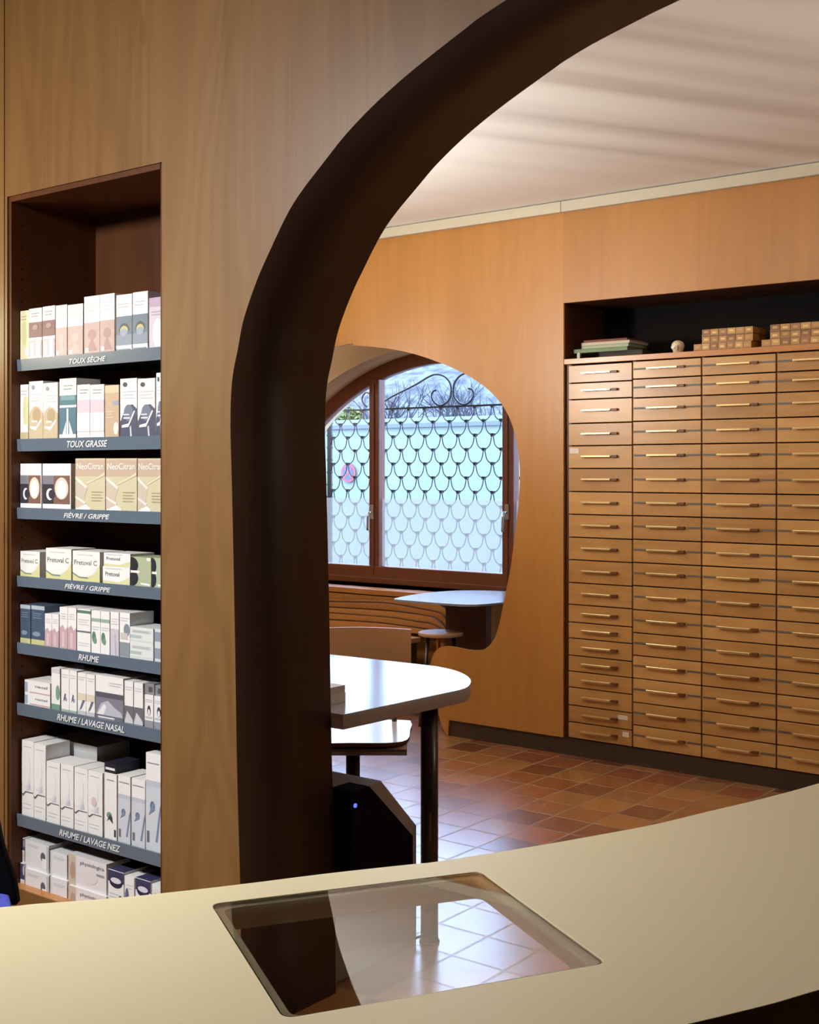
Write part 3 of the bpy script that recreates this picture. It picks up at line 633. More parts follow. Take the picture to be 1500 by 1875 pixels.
# sixth shelf
g = 'RHUME / LAVAGE NASAL shelf'
rd = [('r', 0, .1, .12, .85, (150, 178, 206)), ('r', .2, .08, 1, .16, (206, 160, 158)), ('t', 'nasal', .42, .9, .62, .2, (110, 112, 120))]
box(5, 45, 92, 1268, 'lower of two stacked white boxes with a red line, '+g, rd)
box(5, 45, 92, 1244, 'upper of two stacked white boxes with a red line, '+g, rd, ybot=1268)
box(5, 94, 110, 1222, 'tall white box with a green foot, '+g, [('r', 0, 0, 1, .14, (110, 164, 138)), ('e', .75, .42, .24, .18, (120, 170, 146)), ('r', 0, .88, 1, .99, LG), ('r', .2, .2, .5, .3, W_)])
br = [('p', [(.25, .24), (.5, .3), (.62, .42), (.45, .44)], (78, 96, 120)), ('e', .6, .3, .12, .05, (130, 150, 176)), ('r', 0, 0, 1, .06, (160, 190, 170)), ('l', .1, .9, .88, 2, LG)]
box(5, 112, 127, 1225, 'left of the two white boxes with a small blue figure, '+g, br, depth=.06)
box(5, 127, 141, 1227, 'right of the two white boxes with a small blue figure, '+g, br, depth=.06)
be = [('r', 0, .34, 1, .52, (226, 214, 190)), ('p', [(.2, .1), (.5, .16), (.9, .36), (.6, .36)], (104, 112, 138)), ('r', 0, 0, 1, .1, (196, 198, 210)), ('l', .1, .9, .9, 2, LG)]
box(5, 142, 158, 1231, 'left of the two white boxes with a beige band, '+g, be, depth=.06)
box(5, 158, 174, 1234, 'right of the two white boxes with a beige band, '+g, be, depth=.06)
box(5, 175, 226, 1235, 'wide white box with a grey mountain picture, '+g, [('r', 0, 0, 1, .62, (128, 130, 148)), ('r', 0, .5, 1, .62, (92, 92, 106)), ('p', [(0, .05), (.2, .36), (.45, .44), (.7, .3), (.95, .2), (1, .05)], (186, 190, 204)), ('p', [(.05, .08), (.3, .35), (.4, .3), (.3, .1)], (232, 234, 240)), ('r', 0, 0, 1, .1, (112, 112, 134)), ('r', .1, .03, .7, .06, W_), ('l', .5, .95, .86, 2, LG)])
sw = [('r', 0, 0, 1, .42, (110, 112, 122)), ('p', [(0, .05), (.3, .3), (.6, .22), (1, .1), (1, .02), (0, .02)], (206, 208, 218)), ('l', .1, .9, .86, 2, LG)]
box(5, 228, 244, 1246, 'left of the two white boxes with a dark grey foot, '+g, sw)
box(5, 245, 262, 1249, 'right of the two white boxes with a dark grey foot, '+g, sw)
cm = [('e', .5, .52, .2, .16, (66, 66, 76)), ('e', .5, .47, .12, .1, W_), ('r', .0, .0, 1, .22, (150, 152, 164)), ('r', .1, .28, .9, .34, (190, 192, 202)), ('l', .1, .9, .85, 2, LG)]
box(5, 265, 281, 1271, 'left of two white boxes with a camera-like ring, '+g, cm)
box(5, 282, 300, 1274, 'right of two white boxes with a camera-like ring, '+g, cm)
box(5, 265, 283, 1250, 'grey box lying over the left ring box, '+g, [('r', .4, .2, .8, .7, (84, 84, 92))], (136, 138, 146), ybot=1269.5, dy=.004)
box(5, 284, 300, 1254, 'grey box lying over the right ring box, '+g, [('r', .3, .2, .7, .7, (84, 84, 92))], (136, 138, 146), ybot=1273, dy=.004)
# seventh shelf
g = 'RHUME / LAVAGE NEZ shelf'
sp = [('e', .30, .62, .42, .26, (226, 227, 232)), ('e', .24, .64, .42, .26, (240, 240, 241)), ('p', [(0, .28), (.1, .25), (.35, .31), (.95, .31), (.95, .325), (.3, .325), (.1, .28), (.05, .29)], (92, 98, 108)), ('p', [(.4, .34), (.75, .36), (.7, .46)], (196, 208, 226)), ('l', .15, .8, .92, 1, LG), ('l', .1, .8, .16, 2, (216, 218, 224))]
box(6, 40, 62, 1354, 'left of the two tallest white spray boxes at the left end, '+g, sp)
box(6, 62, 84, 1360, 'right of the two tallest white spray boxes at the left end, '+g, sp)
for i, (a, b, y, lb) in enumerate(((85, 110, 1393, 'white spray box beside the two tallest boxes, '), (111, 135, 1398, 'second lower white spray box from the left, '), (136, 161, 1404, 'third lower white spray box from the left, '))):
    box(6, a, b, y, lb+g, sp)
box(6, 161, 188, 1410, 'white spray box with a pale red dot, '+g, sp+[('e', .42, .52, .17, .08, (222, 200, 202))])
box(6, 191, 214, 1414, 'white box with green and black mark under a dark box, '+g, [('e', .4, .36, .22, .05, (120, 160, 140)), ('p', [(.2, .26), (.4, .3), (.7, .24), (.66, .34), (.45, .38)], (60, 76, 76)), ('l', .2, .8, .9, 1, MG), ('r', .8, .05, .95, .16, DG)])
box(6, 191, 213, 1395, 'small dark navy box lying on a white box, '+g, [('r', .1, .3, .9, .55, (226, 228, 236))], (34, 34, 54), ybot=1413, dy=.004)
bs = [('r', 0, 0, 1, .72, (206, 213, 226)), ('r', 0, .66, 1, .72, (190, 198, 218)), ('p', [(.65, .1), (.8, .1), (1, .42), (1, .5), (.92, .45)], (116, 138, 174)), ('e', .45, .46, .16, .05, (90, 112, 150)), ('p', [(.2, .36), (.6, .42), (.55, .5), (.4, .48)], (120, 140, 176)), ('r', .08, .08, .24, .2, (110, 116, 132)), ('l', .1, .9, .9, 1, MG)]
box(6, 216, 239, 1418, 'left of the two white and pale blue slash boxes, '+g, bs)
box(6, 241, 266, 1424, 'right of the two white and pale blue slash boxes, '+g, bs)
box(6, 267, 295, 1377, 'tall white and pale blue slash box at the right end, '+g, bs)
xk = pv(150, 1380, BY+.1)
box(6, 93, 178, 1350, 'large grey-white carton standing behind the spray boxes, '+g, [('l', .1, .8, .9, 1, LG)], (190, 190, 190), dy=.10, depth=.12)
# bottom shelf, two layers
g = 'bottom shelf'
sk = [('r', 0, .52, 1, .98, (58, 72, 120)), ('e', .8, .8, .2, .16, (220, 190, 196)), ('r', .1, .1, .8, .45, (222, 206, 198))]
fg = [('e', .75, .55, .1, .16, (86, 96, 112)), ('r', .72, .15, .9, .5, (240, 240, 242)), ('r', .9, .05, 1, .95, (186, 198, 214)), ('l', .12, .6, .86, 2, LG)]
fb = [('l', .2, .9, .8, 2, (196, 206, 220)), ('r', 0, 0, .06, 1, (206, 216, 226))]
ph = [('r', 0, 0, .2, 1, (208, 190, 172)), ('e', .12, .5, .07, .28, (188, 158, 140)), ('t', 'physiologica', .32, .95, .8, .15, (104, 94, 112)), ('e', .55, .42, .22, .2, (232, 222, 226)), ('r', .75, .55, .95, .62, MG)]
for (a, b, y1_, ym, y0_, nm, dc, base) in ((33, 45, 1532, 1578, 1588, 'narrow blue-topped box with a baby picture', sk, (226, 222, 224)), (46, 90, 1536, 1589, 1594, 'white box with a grey dropper picture', fg, (226, 228, 232)), (92, 123, 1557, 1604, 1608, 'pale blue-white box with faint print', fb, (226, 230, 236)), (125, 195, 1562, 1620, 1623, 'wide white box with a face strip', ph, (230, 226, 230))):
    zl = pv(a, ym, BY).z
    box(7, a, b, ym, 'lower '+nm+' on the bottom shelf', dc, base, ybot=None)
    box(7, a, b, y1_, 'upper '+nm+' on the bottom shelf', dc, base, ybot=ym-.8, dy=.007)
nd = [('r', 0, .80, 1, .99, (58, 58, 104)), ('e', .5, .8, .42, .1, (40, 40, 72)), ('e', .5, .83, .34, .05, (220, 222, 236)), ('e', .8, .4, .2, .2, (86, 96, 150)), ('l', .1, .7, .6, 3, LG)]
nr = [('e', .25, .5, .25, .3, (92, 100, 140)), ('l', .2, .9, .85, 2, LG)]
box(7, 198, 227, 1590, 'navy-topped box beside the wide face-strip boxes, bottom shelf', nd, top=(58, 58, 104))
box(7, 228, 246, 1603, 'white box between the two navy-topped boxes, bottom shelf', nr)
box(7, 248, 276, 1606, 'navy-topped box nearer the right end, bottom shelf', nd, top=(58, 58, 104))
box(7, 278, 300, 1618, 'white box at the right end of the bottom shelf', nr)

# ================================================================== COUNTER
CZ, CT = CH-.45, .036
far = [(-700, 1700), (-300, 1682), (0, 1661), (63, 1655), (200, 1645), (300, 1635), (440, 1619), (609, 1598), (757, 1582), (803, 1577), (980, 1549), (1100, 1528), (1200, 1509), (1300, 1485), (1401, 1461), (1500, 1434), (1640, 1390), (1850, 1310), (2100, 1200)]
near = [(2600, 1500), (2100, 1660), (1800, 1735), (1600, 1787), (1500, 1812.5), (1420, 1836), (1340, 1856), (1260, 1875), (1000, 1935), (700, 1990), (300, 2050), (-300, 2110), (-900, 2140)]
poly = [tuple(pz(x, y, CZ)[:2]) for x, y in smooth([tuple(map(float, p)) for p in far], 4)+smooth([tuple(map(float, p)) for p in near], 4)]
gp = [Vector(pz(x, y, CZ)[:2]) for x, y in ((386, 1655), (880, 1595), (1112, 1763), (519, 1865))]
gc = sum(gp, Vector((0, 0)))/4
def rrect(pts, r, shrink=0.0, n=6):
    out = []; m = len(pts)
    for i in range(m):
        p, a, b = pts[i], pts[i-1], pts[(i+1) % m]
        p = p+(gc-p).normalized()*shrink*1.4
        da, db = (a-pts[i]).normalized(), (b-pts[i]).normalized()
        for k in range(n+1):
            t = k/n
            q = p+da*r*(1-t)**2+db*r*t**2
            out.append((q.x, q.y))
    return out
ct = empty('counter', (gc.x, gc.y, 0), 0, 'curved cream service counter with an inset glass pane in the foreground', 'counter')
co = (gc.x, gc.y, 0)
mb = MB(); mb.prism([poly, rrect(gp, .012)], XY, CZ, CZ-CT, [M['counter'], M['counteredge'], [M['counteredge'], M['counter']]])
mb.build('worktop', ct, co, bevel=.0012, seg=1)
mb = MB(); mb.prism([rrect(gp, .012, .0012)], XY, CZ-.0005, CZ-.0085, [M['glass']]*2+[[M['glass']]]); g_ = mb.build('glass_pane', ct, co); g_['label'] = 'clear glass pane flush in the counter top'
# small lip that carries the glass
ring = rrect(gp, .012, .0005); ring2 = rrect(gp, .012, .010)
mb = MB(); mb.prism([ring, ring2], XY, CZ-.0095, CZ-.018, [M['counter']]*2+[[M['counter']]*2]); mb.build('glass_ledge', ct, co)
pl, pr = pz(-250, 1900, CZ), pz(2000, 1500, CZ)
for p in (pl, pr):
    mb = MB(); mb.box(p.x-.14, p.x+.14, p.y-.12, p.y+.12, 0, CZ-CT, M['brownwood']); mb.build('pedestal', ct, co, bevel=.004)

# ================================================================== DESK behind the pier
DZ = CH-.66
dk_px = [(602, 1198), (660, 1204), (720, 1211), (770, 1216.5), (810, 1222), (838, 1229), (856, 1238), (862.5, 1247), (857, 1257), (840, 1263.5), (800, 1272), (720, 1289), (607, 1313)]
pts = [tuple(pz(x, y, DZ)[:2]) for x, y in dk_px]
core = smooth([pts[0], *pts[3:11], pts[12]], 5)
left = [(-3.75, 2.565), (-3.75, pts[0][1])]
yb_ = max(p[1] for p in core)
core = [p for p in core if p[1] > 2.6]
core.append((core[-1][0]+(core[-1][0]-core[-3][0])/(core[-1][1]-core[-3][1])*(2.559-core[-1][1]), 2.559))
poly = [(-3.75, core[0][1])] + core + [(-3.75, 2.559)]
ds = empty('desk', (-2.9, 3.0, 0), 0, 'white desk with one rounded corner on a dark round leg behind the arch', 'desk')
do = (-2.9, 3.0, 0)
mb = MB(); mb.prism([poly], XY, DZ, DZ-.041, [M['white'], M['edgegrey'], [M['edgegrey']]]); mb.build('desktop', ds, do, bevel=.002, seg=1)
def leg(c):
    mb = MB(); mb.disc(c, .0262, .006, DZ-.041, M['steel'], 28); mb.disc(c, .030, 0, .008, M['blackplastic'], 28); mb.disc(c, .045, DZ-.048, DZ-.0405, M['steel'], 28); mb.build('leg', ds, do)
lp = ray(786.5, 1290); k = 3.76; leg((lp.x*k, lp.y*k))
for c in ((-3.65, 2.65), (-3.65, 3.35)): leg(c)
# small carton on the desk
c = pz(610, 1288, DZ)
t = tag(MB().box(c.x-.115, c.x+.012, c.y-.045, c.y+.04, DZ, DZ+.028, card((214, 206, 196))).box(c.x-.115, c.x+.011, c.y-.044, c.y+.039, DZ+.028, DZ+.048, card((196, 184, 172))).build('paper_box', None, (c.x, c.y, DZ)), 'small cream carton at the left of the white desk', 'box')
# grey pedestal and black computer hanging at its side
XPAN = -2.285
prof = [(2.568, 0), (2.966, 0), (2.966, .36), (2.80, .525), (2.568, .525)]
t = empty('desk_pedestal', (-2.5, 2.77, 0), 0, 'grey pedestal with a slanted back edge under the white desk', 'pedestal'); o = (-2.5, 2.77, 0)
mb = MB(); mb.prism([prof], YZ, XPAN, -2.78, [M['grey']]*2+[[M['grey']]]); mb.build('body', t, o, bevel=.004)
mb = MB(); mb.box(XPAN-.45, XPAN+.0015, 2.58, 2.95, .066, .069, M['edgegrey']); mb.build('seam', t, o)
t = empty('computer_tower', (-2.24, 2.7, .215), 0, 'black angular computer tower with a blue light beside the dark desk leg', 'computer'); o = (-2.24, 2.7, .215)
prof = [(2.572, .215), (2.716, .215), (2.836, .262), (2.846, .275), (2.846, .371), (2.652, .551), (2.572, .551)]
mb = MB(); mb.prism([prof], YZ, XPAN+.002, XPAN+.08, [M['blackplastic']]*2+[[M['blackplastic']]]); mb.build('case', t, o, bevel=.003)
m, tt, b, oo = nt('blue_led'); b.inputs['Base Color'].default_value = (.02, .02, .3, 1); b.inputs['Emission Color'].default_value = (.12, .16, 1, 1); b.inputs['Emission Strength'].default_value = 1.5
r = ray(650.5, 1475); k = (XPAN+.081)/r.x; p = r*k
mb = MB(); mb.tube([(XPAN+.0795, p.y, CH+p.z), (XPAN+.083, p.y, CH+p.z)], .006, m, 12); mb.build('status_light', t, o)['label'] = 'small blue light'
# cable at the foot of the desk leg
lc = (lp.x*3.76, lp.y*3.76)
t = empty('cable', (lc[0]+.06, lc[1], 0), 0, 'thin brown cable looping from the desk leg seen through the counter glass', 'cable'); o = (lc[0]+.06, lc[1], 0)
rt = Vector((SA, CA))
def off(s, z, f=0): return (lc[0]+rt.x*s-.02*f, lc[1]+rt.y*s-.03*f, z)
mb = MB(); mb.tube(smooth([off(.028, .33, 1), off(.05, .27, 1), off(.068, .2, 1.2), (off(.064, .12, 1.4)), off(.05, .06, 1.5), off(.03, .025, 1.6), off(-.03, .012, 2)], 5), .0042, plain('cable_brown', lin((96, 74, 62)), .5), 8); mb.build('cord', t, o)
mb = MB(); q = off(.034, .345, 1); mb.box(q[0]-.012, q[0]+.012, q[1]-.012, q[1]+.012, .315, .40, plain('plug_grey', lin((104, 88, 78)), .5)); mb.build('plug', t, o, bevel=.003)
# ================================================================== CHAIR behind the desk
d = 4.62; r = ray(646, 1350); cc = Vector((r.x*d, r.y*d, 0))
YAW = math.pi/2-AU                      # seat faces the camera
ch = empty('desk_chair', cc, YAW, 'moulded plywood chair with pale glossy seat behind the white desk', 'chair')
SHT = .462
def seat_pts(): return smooth([(-.21, -.19), (.0, -.215), (.185, -.19), (.212, .02), (.215, .14), (.17, .19), (-.17, .19), (-.215, .14)], 5, True)
mb = MB(); mb.prism([seat_pts()], XY, SHT, SHT-.014, [M['whitetop'], M['brownwood'], [M['brownwood']]]); mb.build('seat', ch, bevel=.004)
prof = [(-.19, SHT-.0145), (.16, SHT-.0145), (.12, SHT-.04), (-.02, SHT-.06), (-.14, SHT-.06), (-.185, SHT-.045)]
mb = MB(); mb.prism([smooth(prof, 3, True)], YZ, -.2, .2, [M['brownwood']]*2+[[M['brownwood']]]); mb.build('seat_shell', ch, bevel=.02, seg=3)
mb = MB()
pp = []
for i in range(17):
    a = -1+2*i/16; pp.append((a*.215, .20-.07*a*a))
for j, (y_off) in enumerate((0,)):
    outer_ = pp+[(x, y+.014) for x, y in pp[::-1]]
    mb.prism([outer_], XY, .60, .815, [M['plywood']]*2+[[M['plywood']]])
bk = mb.build('backrest', ch, bevel=.006, seg=3)
for sx in (-1, 1):
    mb = MB(); mb.tube([(sx*.15, .16, SHT-.03), (sx*.155, .19, .56), (sx*.155, .185, .66)], .010, M['steel']); mb.build('back_support', ch)
mb = MB(); mb.disc((0, .02), .026, .06, SHT-.055, M['steel'], 20); mb.build('column', ch)
for i in range(4):
    a = math.pi/4+i*math.pi/2
    mb = MB(); mb.tube([(0, .02, .075), (.26*math.cos(a), .02+.26*math.sin(a), .045)], [.018, .012], M['steel']); mb.disc((.25*math.cos(a), .02+.25*math.sin(a)), .016, 0, .04, M['blackplastic'], 12); mb.build('foot', ch)
# ================================================================== ALCOVE: bench, stool, small table
gaps = [[(690, 1102.4), (738, 1108), (787, 1117), (805, 1121.5), (818, 1134), (829.5, 1149)],
        [(560, 1109), (602, 1110.6), (676, 1114.8), (728, 1119), (782, 1126.6), (800, 1133), (817, 1150)],
        [(560, 1119.5), (602, 1121.2), (664, 1125.4), (721, 1130.3), (763, 1137), (790, 1141.4), (805, 1150)],
        [(560, 1132), (602, 1133.5), (689, 1139), (748, 1146.3), (785, 1151.3)]]
bn = empty('slatted_bench', (-5.0, 6.0, 0), 0, 'honey wood bench with curved slatted back under the arched window', 'bench'); bo = (-5.0, 6.0, 0)
top = [(560, 1096), (690, 1098), (760, 1101), (800, 1107), (823, 1122), (842, 1150)]
lines = [top]+gaps+[[(560, 1149), (650, 1152), (740, 1158), (800, 1164)]]
BYS = [6.14, 6.11, 6.08, 6.05, 6.02, 6.0]
def edge(l, y): return [(pv(a, b, y).x, pv(a, b, y).z) for a, b in smooth([tuple(map(float, q)) for q in l], 5)]
gaps2 = [top, gaps[0], gaps[1], gaps[2], gaps[3], lines[-1]]
lo0 = [(560, 1100), (690, 1102.4), *gaps[0][1:]]
ordered = [top, lo0, gaps[1], gaps[2], gaps[3], lines[-1]]
for i in range(5):
    y = 6.14-.03*i
    a = edge(ordered[i], y); b = edge(ordered[i+1], y)
    sh = .007
    poly = [(x, z-(sh if i else 0)) for x, z in a]+[(x, z+.001) for x, z in b[::-1]]
    mb = MB(); mb.prism([poly], XZ, y, y+.024, [M['ledge']]*2+[[M['brownwood']]]); mb.build('slat', bn, bo)
xl, xr = -6.9, pv(800, 1150, 6.0).x
zseat = pv(700, 1160, 5.98).z
mb = MB(); mb.box(xl, xr-.12, 5.72, 6.0, zseat-.03, zseat, M['ledge']); mb.build('seat', bn, bo, bevel=.004)
mb = MB(); mb.box(xl+.05, xr-.14, 5.76, 5.985, 0, zseat-.03, M['brownwood']); mb.build('base', bn, bo)
zz = pv(700, 1100, 6.17).z
mb = MB(); mb.box(xl, pv(800, 1100, 6.17).x, 6.17, 6.178, 0, WZ0-.04, M['orange']); mb.build('backboard', bn, bo)
# pedestal table with a white pointed top
TZ_ = .70
tp = [(722, 1096), (750, 1090), (790, 1084.5), (850, 1081), (930, 1083), (950, 1092), (935, 1100), (905, 1104.5), (860, 1107), (800, 1105), (760, 1101.5), (735, 1098.5)]
rp_ = [pz(x, y, TZ_) for x, y in tp]
dyy = 5.60-min(p.y for p in rp_)
poly = smooth([(p.x, max(p.y, 5.45)) for p in rp_], 4, True)
cx_, cy_ = sum(p[0] for p in poly)/len(poly), sum(p[1] for p in poly)/len(poly)
tb = empty('side_table', (cx_, cy_, 0), 0, 'white pointed table top on a dark brown support under the right of the window', 'table'); to = (cx_, cy_, 0)
mb = MB(); mb.prism([poly], XY, TZ_, TZ_-.012, [M['white'], M['brownwood'], [M['white']]]); mb.build('table_top', tb, to, bevel=.002)
sx0, sx1 = pv(806, 1130, cy_).x, pv(880, 1130, cy_).x
mb = MB(); mb.box(sx0, sx1, cy_+.05, cy_+.11, 0.02, TZ_-.012, M['brownwood']); mb.box(sx0-.02, sx1+.02, cy_, cy_+.16, 0, .02, M['brownwood']); mb.build('support', tb, to, bevel=.004)
# stool
r = ray(807, 1157); k = (.50-CH)/r.z; sc_ = r*k; sc_.y = 5.60; sc_.x = pv(807, 1157, 5.60).x
szt = pv(807, 1157, 5.60).z
st = empty('round_stool', (sc_.x, sc_.y, 0), 0, 'small round plywood stool beside the wavy panel edge', 'stool'); so = (sc_.x, sc_.y, 0)
mb = MB(); mb.disc(sc_, .125, szt-.020, szt, M['plywood'], 40); mb.build('seat', st, so, bevel=.005)
for i in range(4):
    a = math.pi/4+i*math.pi/2
    mb = MB(); mb.tube([(sc_.x+.07*math.cos(a), sc_.y+.07*math.sin(a), szt-.02), (sc_.x+.115*math.cos(a), sc_.y+.115*math.sin(a), 0)], .011, M['ledge'] if i % 2 else M['steel']); mb.build('leg', st, so)
# ================================================================== VISITOR CHAIR at the left edge
SH = .42
p = pz(37, 1637, SH); rt_ = Vector((SA, CA, 0)); fw_ = Vector((-CA, SA, 0))
p = p-rt_*.225-fw_*.215
vc = empty('visitor_chair', (p.x, p.y, 0), math.atan2(-SA, CA), 'blue seated chair with black back at the bottom left corner', 'chair')
pts = smooth([(-.215, -.2), (.2, -.21), (.235, -.1), (.235, .1), (.2, .21), (-.215, .2)], 4, True)
mb = MB(); mb.prism([pts], XY, SH, SH-.055, [M['blue']]*2+[[M['blue']]]); mb.build('seat', vc, bevel=.015, seg=3)
mb = MB(); prof = smooth([(-.215, SH-.03), (-.205, SH+.03), (-.175, SH+.12), (-.14, SH+.30), (-.09, SH+.38), (.09, SH+.38), (.14, SH+.30), (.175, SH+.12), (.205, SH+.03), (.215, SH-.03)], 3)
mb.prism([prof], YZ, -.255, -.222, [M['blackplastic']]*2+[[M['blackplastic']]]); mb.build('backrest', vc, bevel=.008, seg=2)
for sx in (-1, 1):
    for sy in (-1, 1):
        mb = MB(); mb.tube([(sx*.17, sy*.16, SH-.05), (sx*.2, sy*.19, 0)], .013, M['steel']); mb.build('leg', vc)

# ================================================================== OUTSIDE
mb = MB(); mb.box(-40, 25, 6.9, 45, -.3, -.25, M['street']); o = mb.build('street_ground'); struct(o)
GY = 6.9
gt = pv(760, 747, GY).z
gr_ = empty('window_grille', (WC, GY, WZ0-.1), 0, 'blue-black wrought iron fish-scale grille with scrolls outside the arched window', 'grille'); go = (WC, GY, WZ0-.1)
sp_, rh = .1405, .0955
gx0, gx1 = pv(604, 800, GY).x, WC*2-pv(604, 800, GY).x
ph0 = pv(734.7, 823, GY); 
mb = MB(); mb.box(gx0, gx1, GY-.006, GY+.006, gt-.006, gt+.006, M['iron']); mb.build('top_bar', gr_, go)
mb = MB(); mb.box(gx0, gx1, GY-.006, GY+.006, WZ0-.10, WZ0-.088, M['iron']); mb.build('bottom_bar', gr_, go)
for xx in (gx0, gx1):
    mb = MB(); mb.box(xx-.018, xx+.018, GY-.008, GY+.008, WZ0-.1, gt+.006, M['iron']); 
    for i in range(14): mb.box(xx-.022, xx+.022, GY-.010, GY+.010, WZ0+.02+i*.09, WZ0+.032+i*.09, M['iron'])
    mb.build('post', gr_, go)
row = 0; z = gt-.006
while z-rh > WZ0-.10:
    mb = MB(); sh = (row % 2)*.5
    k0 = math.floor((gx0-ph0.x)/sp_)-1
    xs = []; path = []
    i = k0
    s_ = gx0+.02
    n = int((gx1-gx0-.04)/sp_*24)
    for q in range(n+1):
        x = s_+(gx1-gx0-.04)*q/n
        u_ = ((x-ph0.x)/sp_+sh+.5) % 1.0            # 0 = peak
        w_ = 1-2*min(u_, 1-u_)                       # 0 = peak .. handled as 1 below
        hgt_ = .75*(1-math.sqrt(max(0, 1-((w_)/.85)**2))) if w_ < .8 else 1-.5*((1-w_)/.2)**2
        zz = z-rh*(1-hgt_)
        path.append((x, GY+(.003 if row % 2 else -.003), zz))
    mb.tube(path, .0038, M['iron'], 5)
    j = k0
    while True:
        x = ph0.x+(j-sh+.5)*sp_; j += 1
        if x > gx1-.03: break
        if x < gx0+.03: continue
        mb.box(x-.011, x+.011, GY-.011, GY+.011, z-.010, z+.010, M['iron'])
    mb.build('wave_bar', gr_, go); z -= rh; row += 1
def scroll(pxs, mir=False):
    pts = [pv(a, b, GY) for a, b in smooth([tuple(map(float, q)) for q in pxs], 8)]
    if mir: pts = [Vector((2*ax-p.x, p.y, p.z)) for p in pts]
    MB2 = MB(); MB2.tube(pts, .007, M['iron'], 6); MB2.build('scroll', gr_, go)
sL = [(672, 745), (664, 735), (664, 726), (670, 719), (678, 722), (690, 741), (720, 725), (760, 705), (785, 690), (800, 685.5), (815, 690), (825, 703), (826, 722), (820, 735), (808, 742.5), (797, 738), (790.5, 727), (793, 717), (800, 714)]
ax = pv(828.5, 720, GY).x
scroll(sL); scroll(sL, True)
# street wall, sign, trees
EY = 15.0
wt = pv(760, 768, EY).z
bw = empty('street_wall', (-9.5, EY, -.25), 0, 'pale garden wall across the street seen through the window', 'wall'); wo_ = (-9.5, EY, -.25)
mb = MB(); mb.box(-22, 2, EY, EY+.3, -.25, wt-.12, M['extwall']); mb.build('masonry', bw, wo_)
mb = MB(); mb.box(-22, 2, EY-.05, EY+.35, wt-.12, wt-.06, M['coping']); mb.build('coping', bw, wo_)
mb = MB(); mb.box(-22, 2, EY+.1, EY+.16, wt-.06, wt+.03, M['extwall']); mb.build('top_kerb', bw, wo_)
sc = pv(637.5, 866, EY-.04); SR = 17.5*sc.y/(ray(637, 866).y)/F
t = empty('no_parking_sign', (sc.x, sc.y, sc.z-SR), 0, 'round red and blue no-stopping sign on the street wall', 'sign'); o = (sc.x, sc.y, sc.z-SR)
def rdisc(r, y0, y1, m): 
    b_ = MB(); b_.tube([(sc.x, y0, sc.z), (sc.x, y1, sc.z)], r, m, 36); return b_
rdisc(SR, EY-.038, EY-.03, M['signred']).build('rim', t, o)
rdisc(SR*.72, EY-.041, EY-.038, M['signblue']).build('face', t, o)
mb = MB(); w = SR*.17
for s in (-1, 1):
    a = Vector((s*.707, .707)); b = Vector((-.707*s, .707)) if s > 0 else Vector((.707, .707)); b = Vector((-a.y, a.x)); L_ = SR*.72
    q = [a*L_+b*w*.6, a*L_-b*w*.6, -a*L_-b*w*.6, -a*L_+b*w*.6]
    mb.prism([[(sc.x+v.x, sc.z+v.y) for v in q]], XZ, EY-.043-.001*s, EY-.041, [M['signred']]*2+[[M['signred']]])
mb.build('cross', t, o)
mb = MB(); mb.box(sc.x-.02, sc.x+.02, EY-.03, EY, sc.z-.1, sc.z+.1, M['chrome']); mb.build('bracket', t, o)
def tree(x, y, h, seed, label):
    rg = random.Random(seed); mb = MB()
    def br(p, d, L, r, lev):
        q = p+d*L
        mid = (p+q)/2+Vector((rg.uniform(-1, 1), rg.uniform(-1, 1), 0))*L*.08
        mb.tube([p, mid, q], [r, r*.85, r*.65], M['bark'], 5)
        if lev == 0: return
        for i in range(4 if lev > 1 else 5):
            nd = (d+Vector((rg.uniform(-1, 1), rg.uniform(-1, 1), rg.uniform(-.35, .6)))*.75).normalized()
            s = p+d*L*rg.uniform(.45, 1)
            br(s, nd, L*rg.uniform(.55, .8), r*.5, lev-1)
    br(Vector((x, y, -.25)), Vector((0, 0, 1)), h*.36, .09, 4)
    tag(mb.build('bare_tree', None, (x, y, -.25)), label, 'tree', 'bare trees beyond the street wall')
p = pv(725, 760, 17.6); tree(p.x, 17.6, 4.2, 1, 'leftmost bare grey tree beyond the street wall')
p = pv(805, 760, 19.9); tree(p.x, 19.9, 4.0, 5, 'bare grey tree behind the iron scroll, beyond the street wall')
p = pv(885, 760, 17.8); tree(p.x, 17.8, 4.2, 9, 'rightmost bare grey tree beyond the street wall')
hm, t_, b_, o_ = nt('misty_hillside')
n_ = N(t_, 'ShaderNodeTexNoise'); n_.inputs['Scale'].default_value = 2.4; n_.inputs['Detail'].default_value = 8; n_.inputs['Roughness'].default_value = .7
tc_ = N(t_, 'ShaderNodeTexCoord'); t_.links.new(tc_.outputs['Object'], n_.inputs['Vector'])
rp_ = N(t_, 'ShaderNodeValToRGB'); t_.links.new(n_.outputs[0], rp_.inputs[0]); rp_.color_ramp.elements[0].position = .38; rp_.color_ramp.elements[0].color = (.02, .021, .028, 1); rp_.color_ramp.elements[1].position = .62; rp_.color_ramp.elements[1].color = (.085, .095, .105, 1)
t_.links.new(rp_.outputs[0], b_.inputs['Base Color']); b_.inputs['Roughness'].default_value = .95
mb = MB(); rg = random.Random(4); nx, ny = 40, 10
gv = [[mb.bm.verts.new((-45+55*i/nx, 23+1.4*j+rg.uniform(-.4, .4), -.25+(6.4+1.0*math.sin(i*.55)+rg.uniform(-.4, .4))*(j/ny)**.8)) for i in range(nx+1)] for j in range(ny+1)]
for j in range(ny):
    for i in range(nx):
        f = mb.bm.faces.new((gv[j][i], gv[j][i+1], gv[j+1][i+1], gv[j+1][i])); f.material_index = mb.mi(hm); f.smooth = True
struct(mb.build('hillside'))
p = pv(641, 764, 16.2)
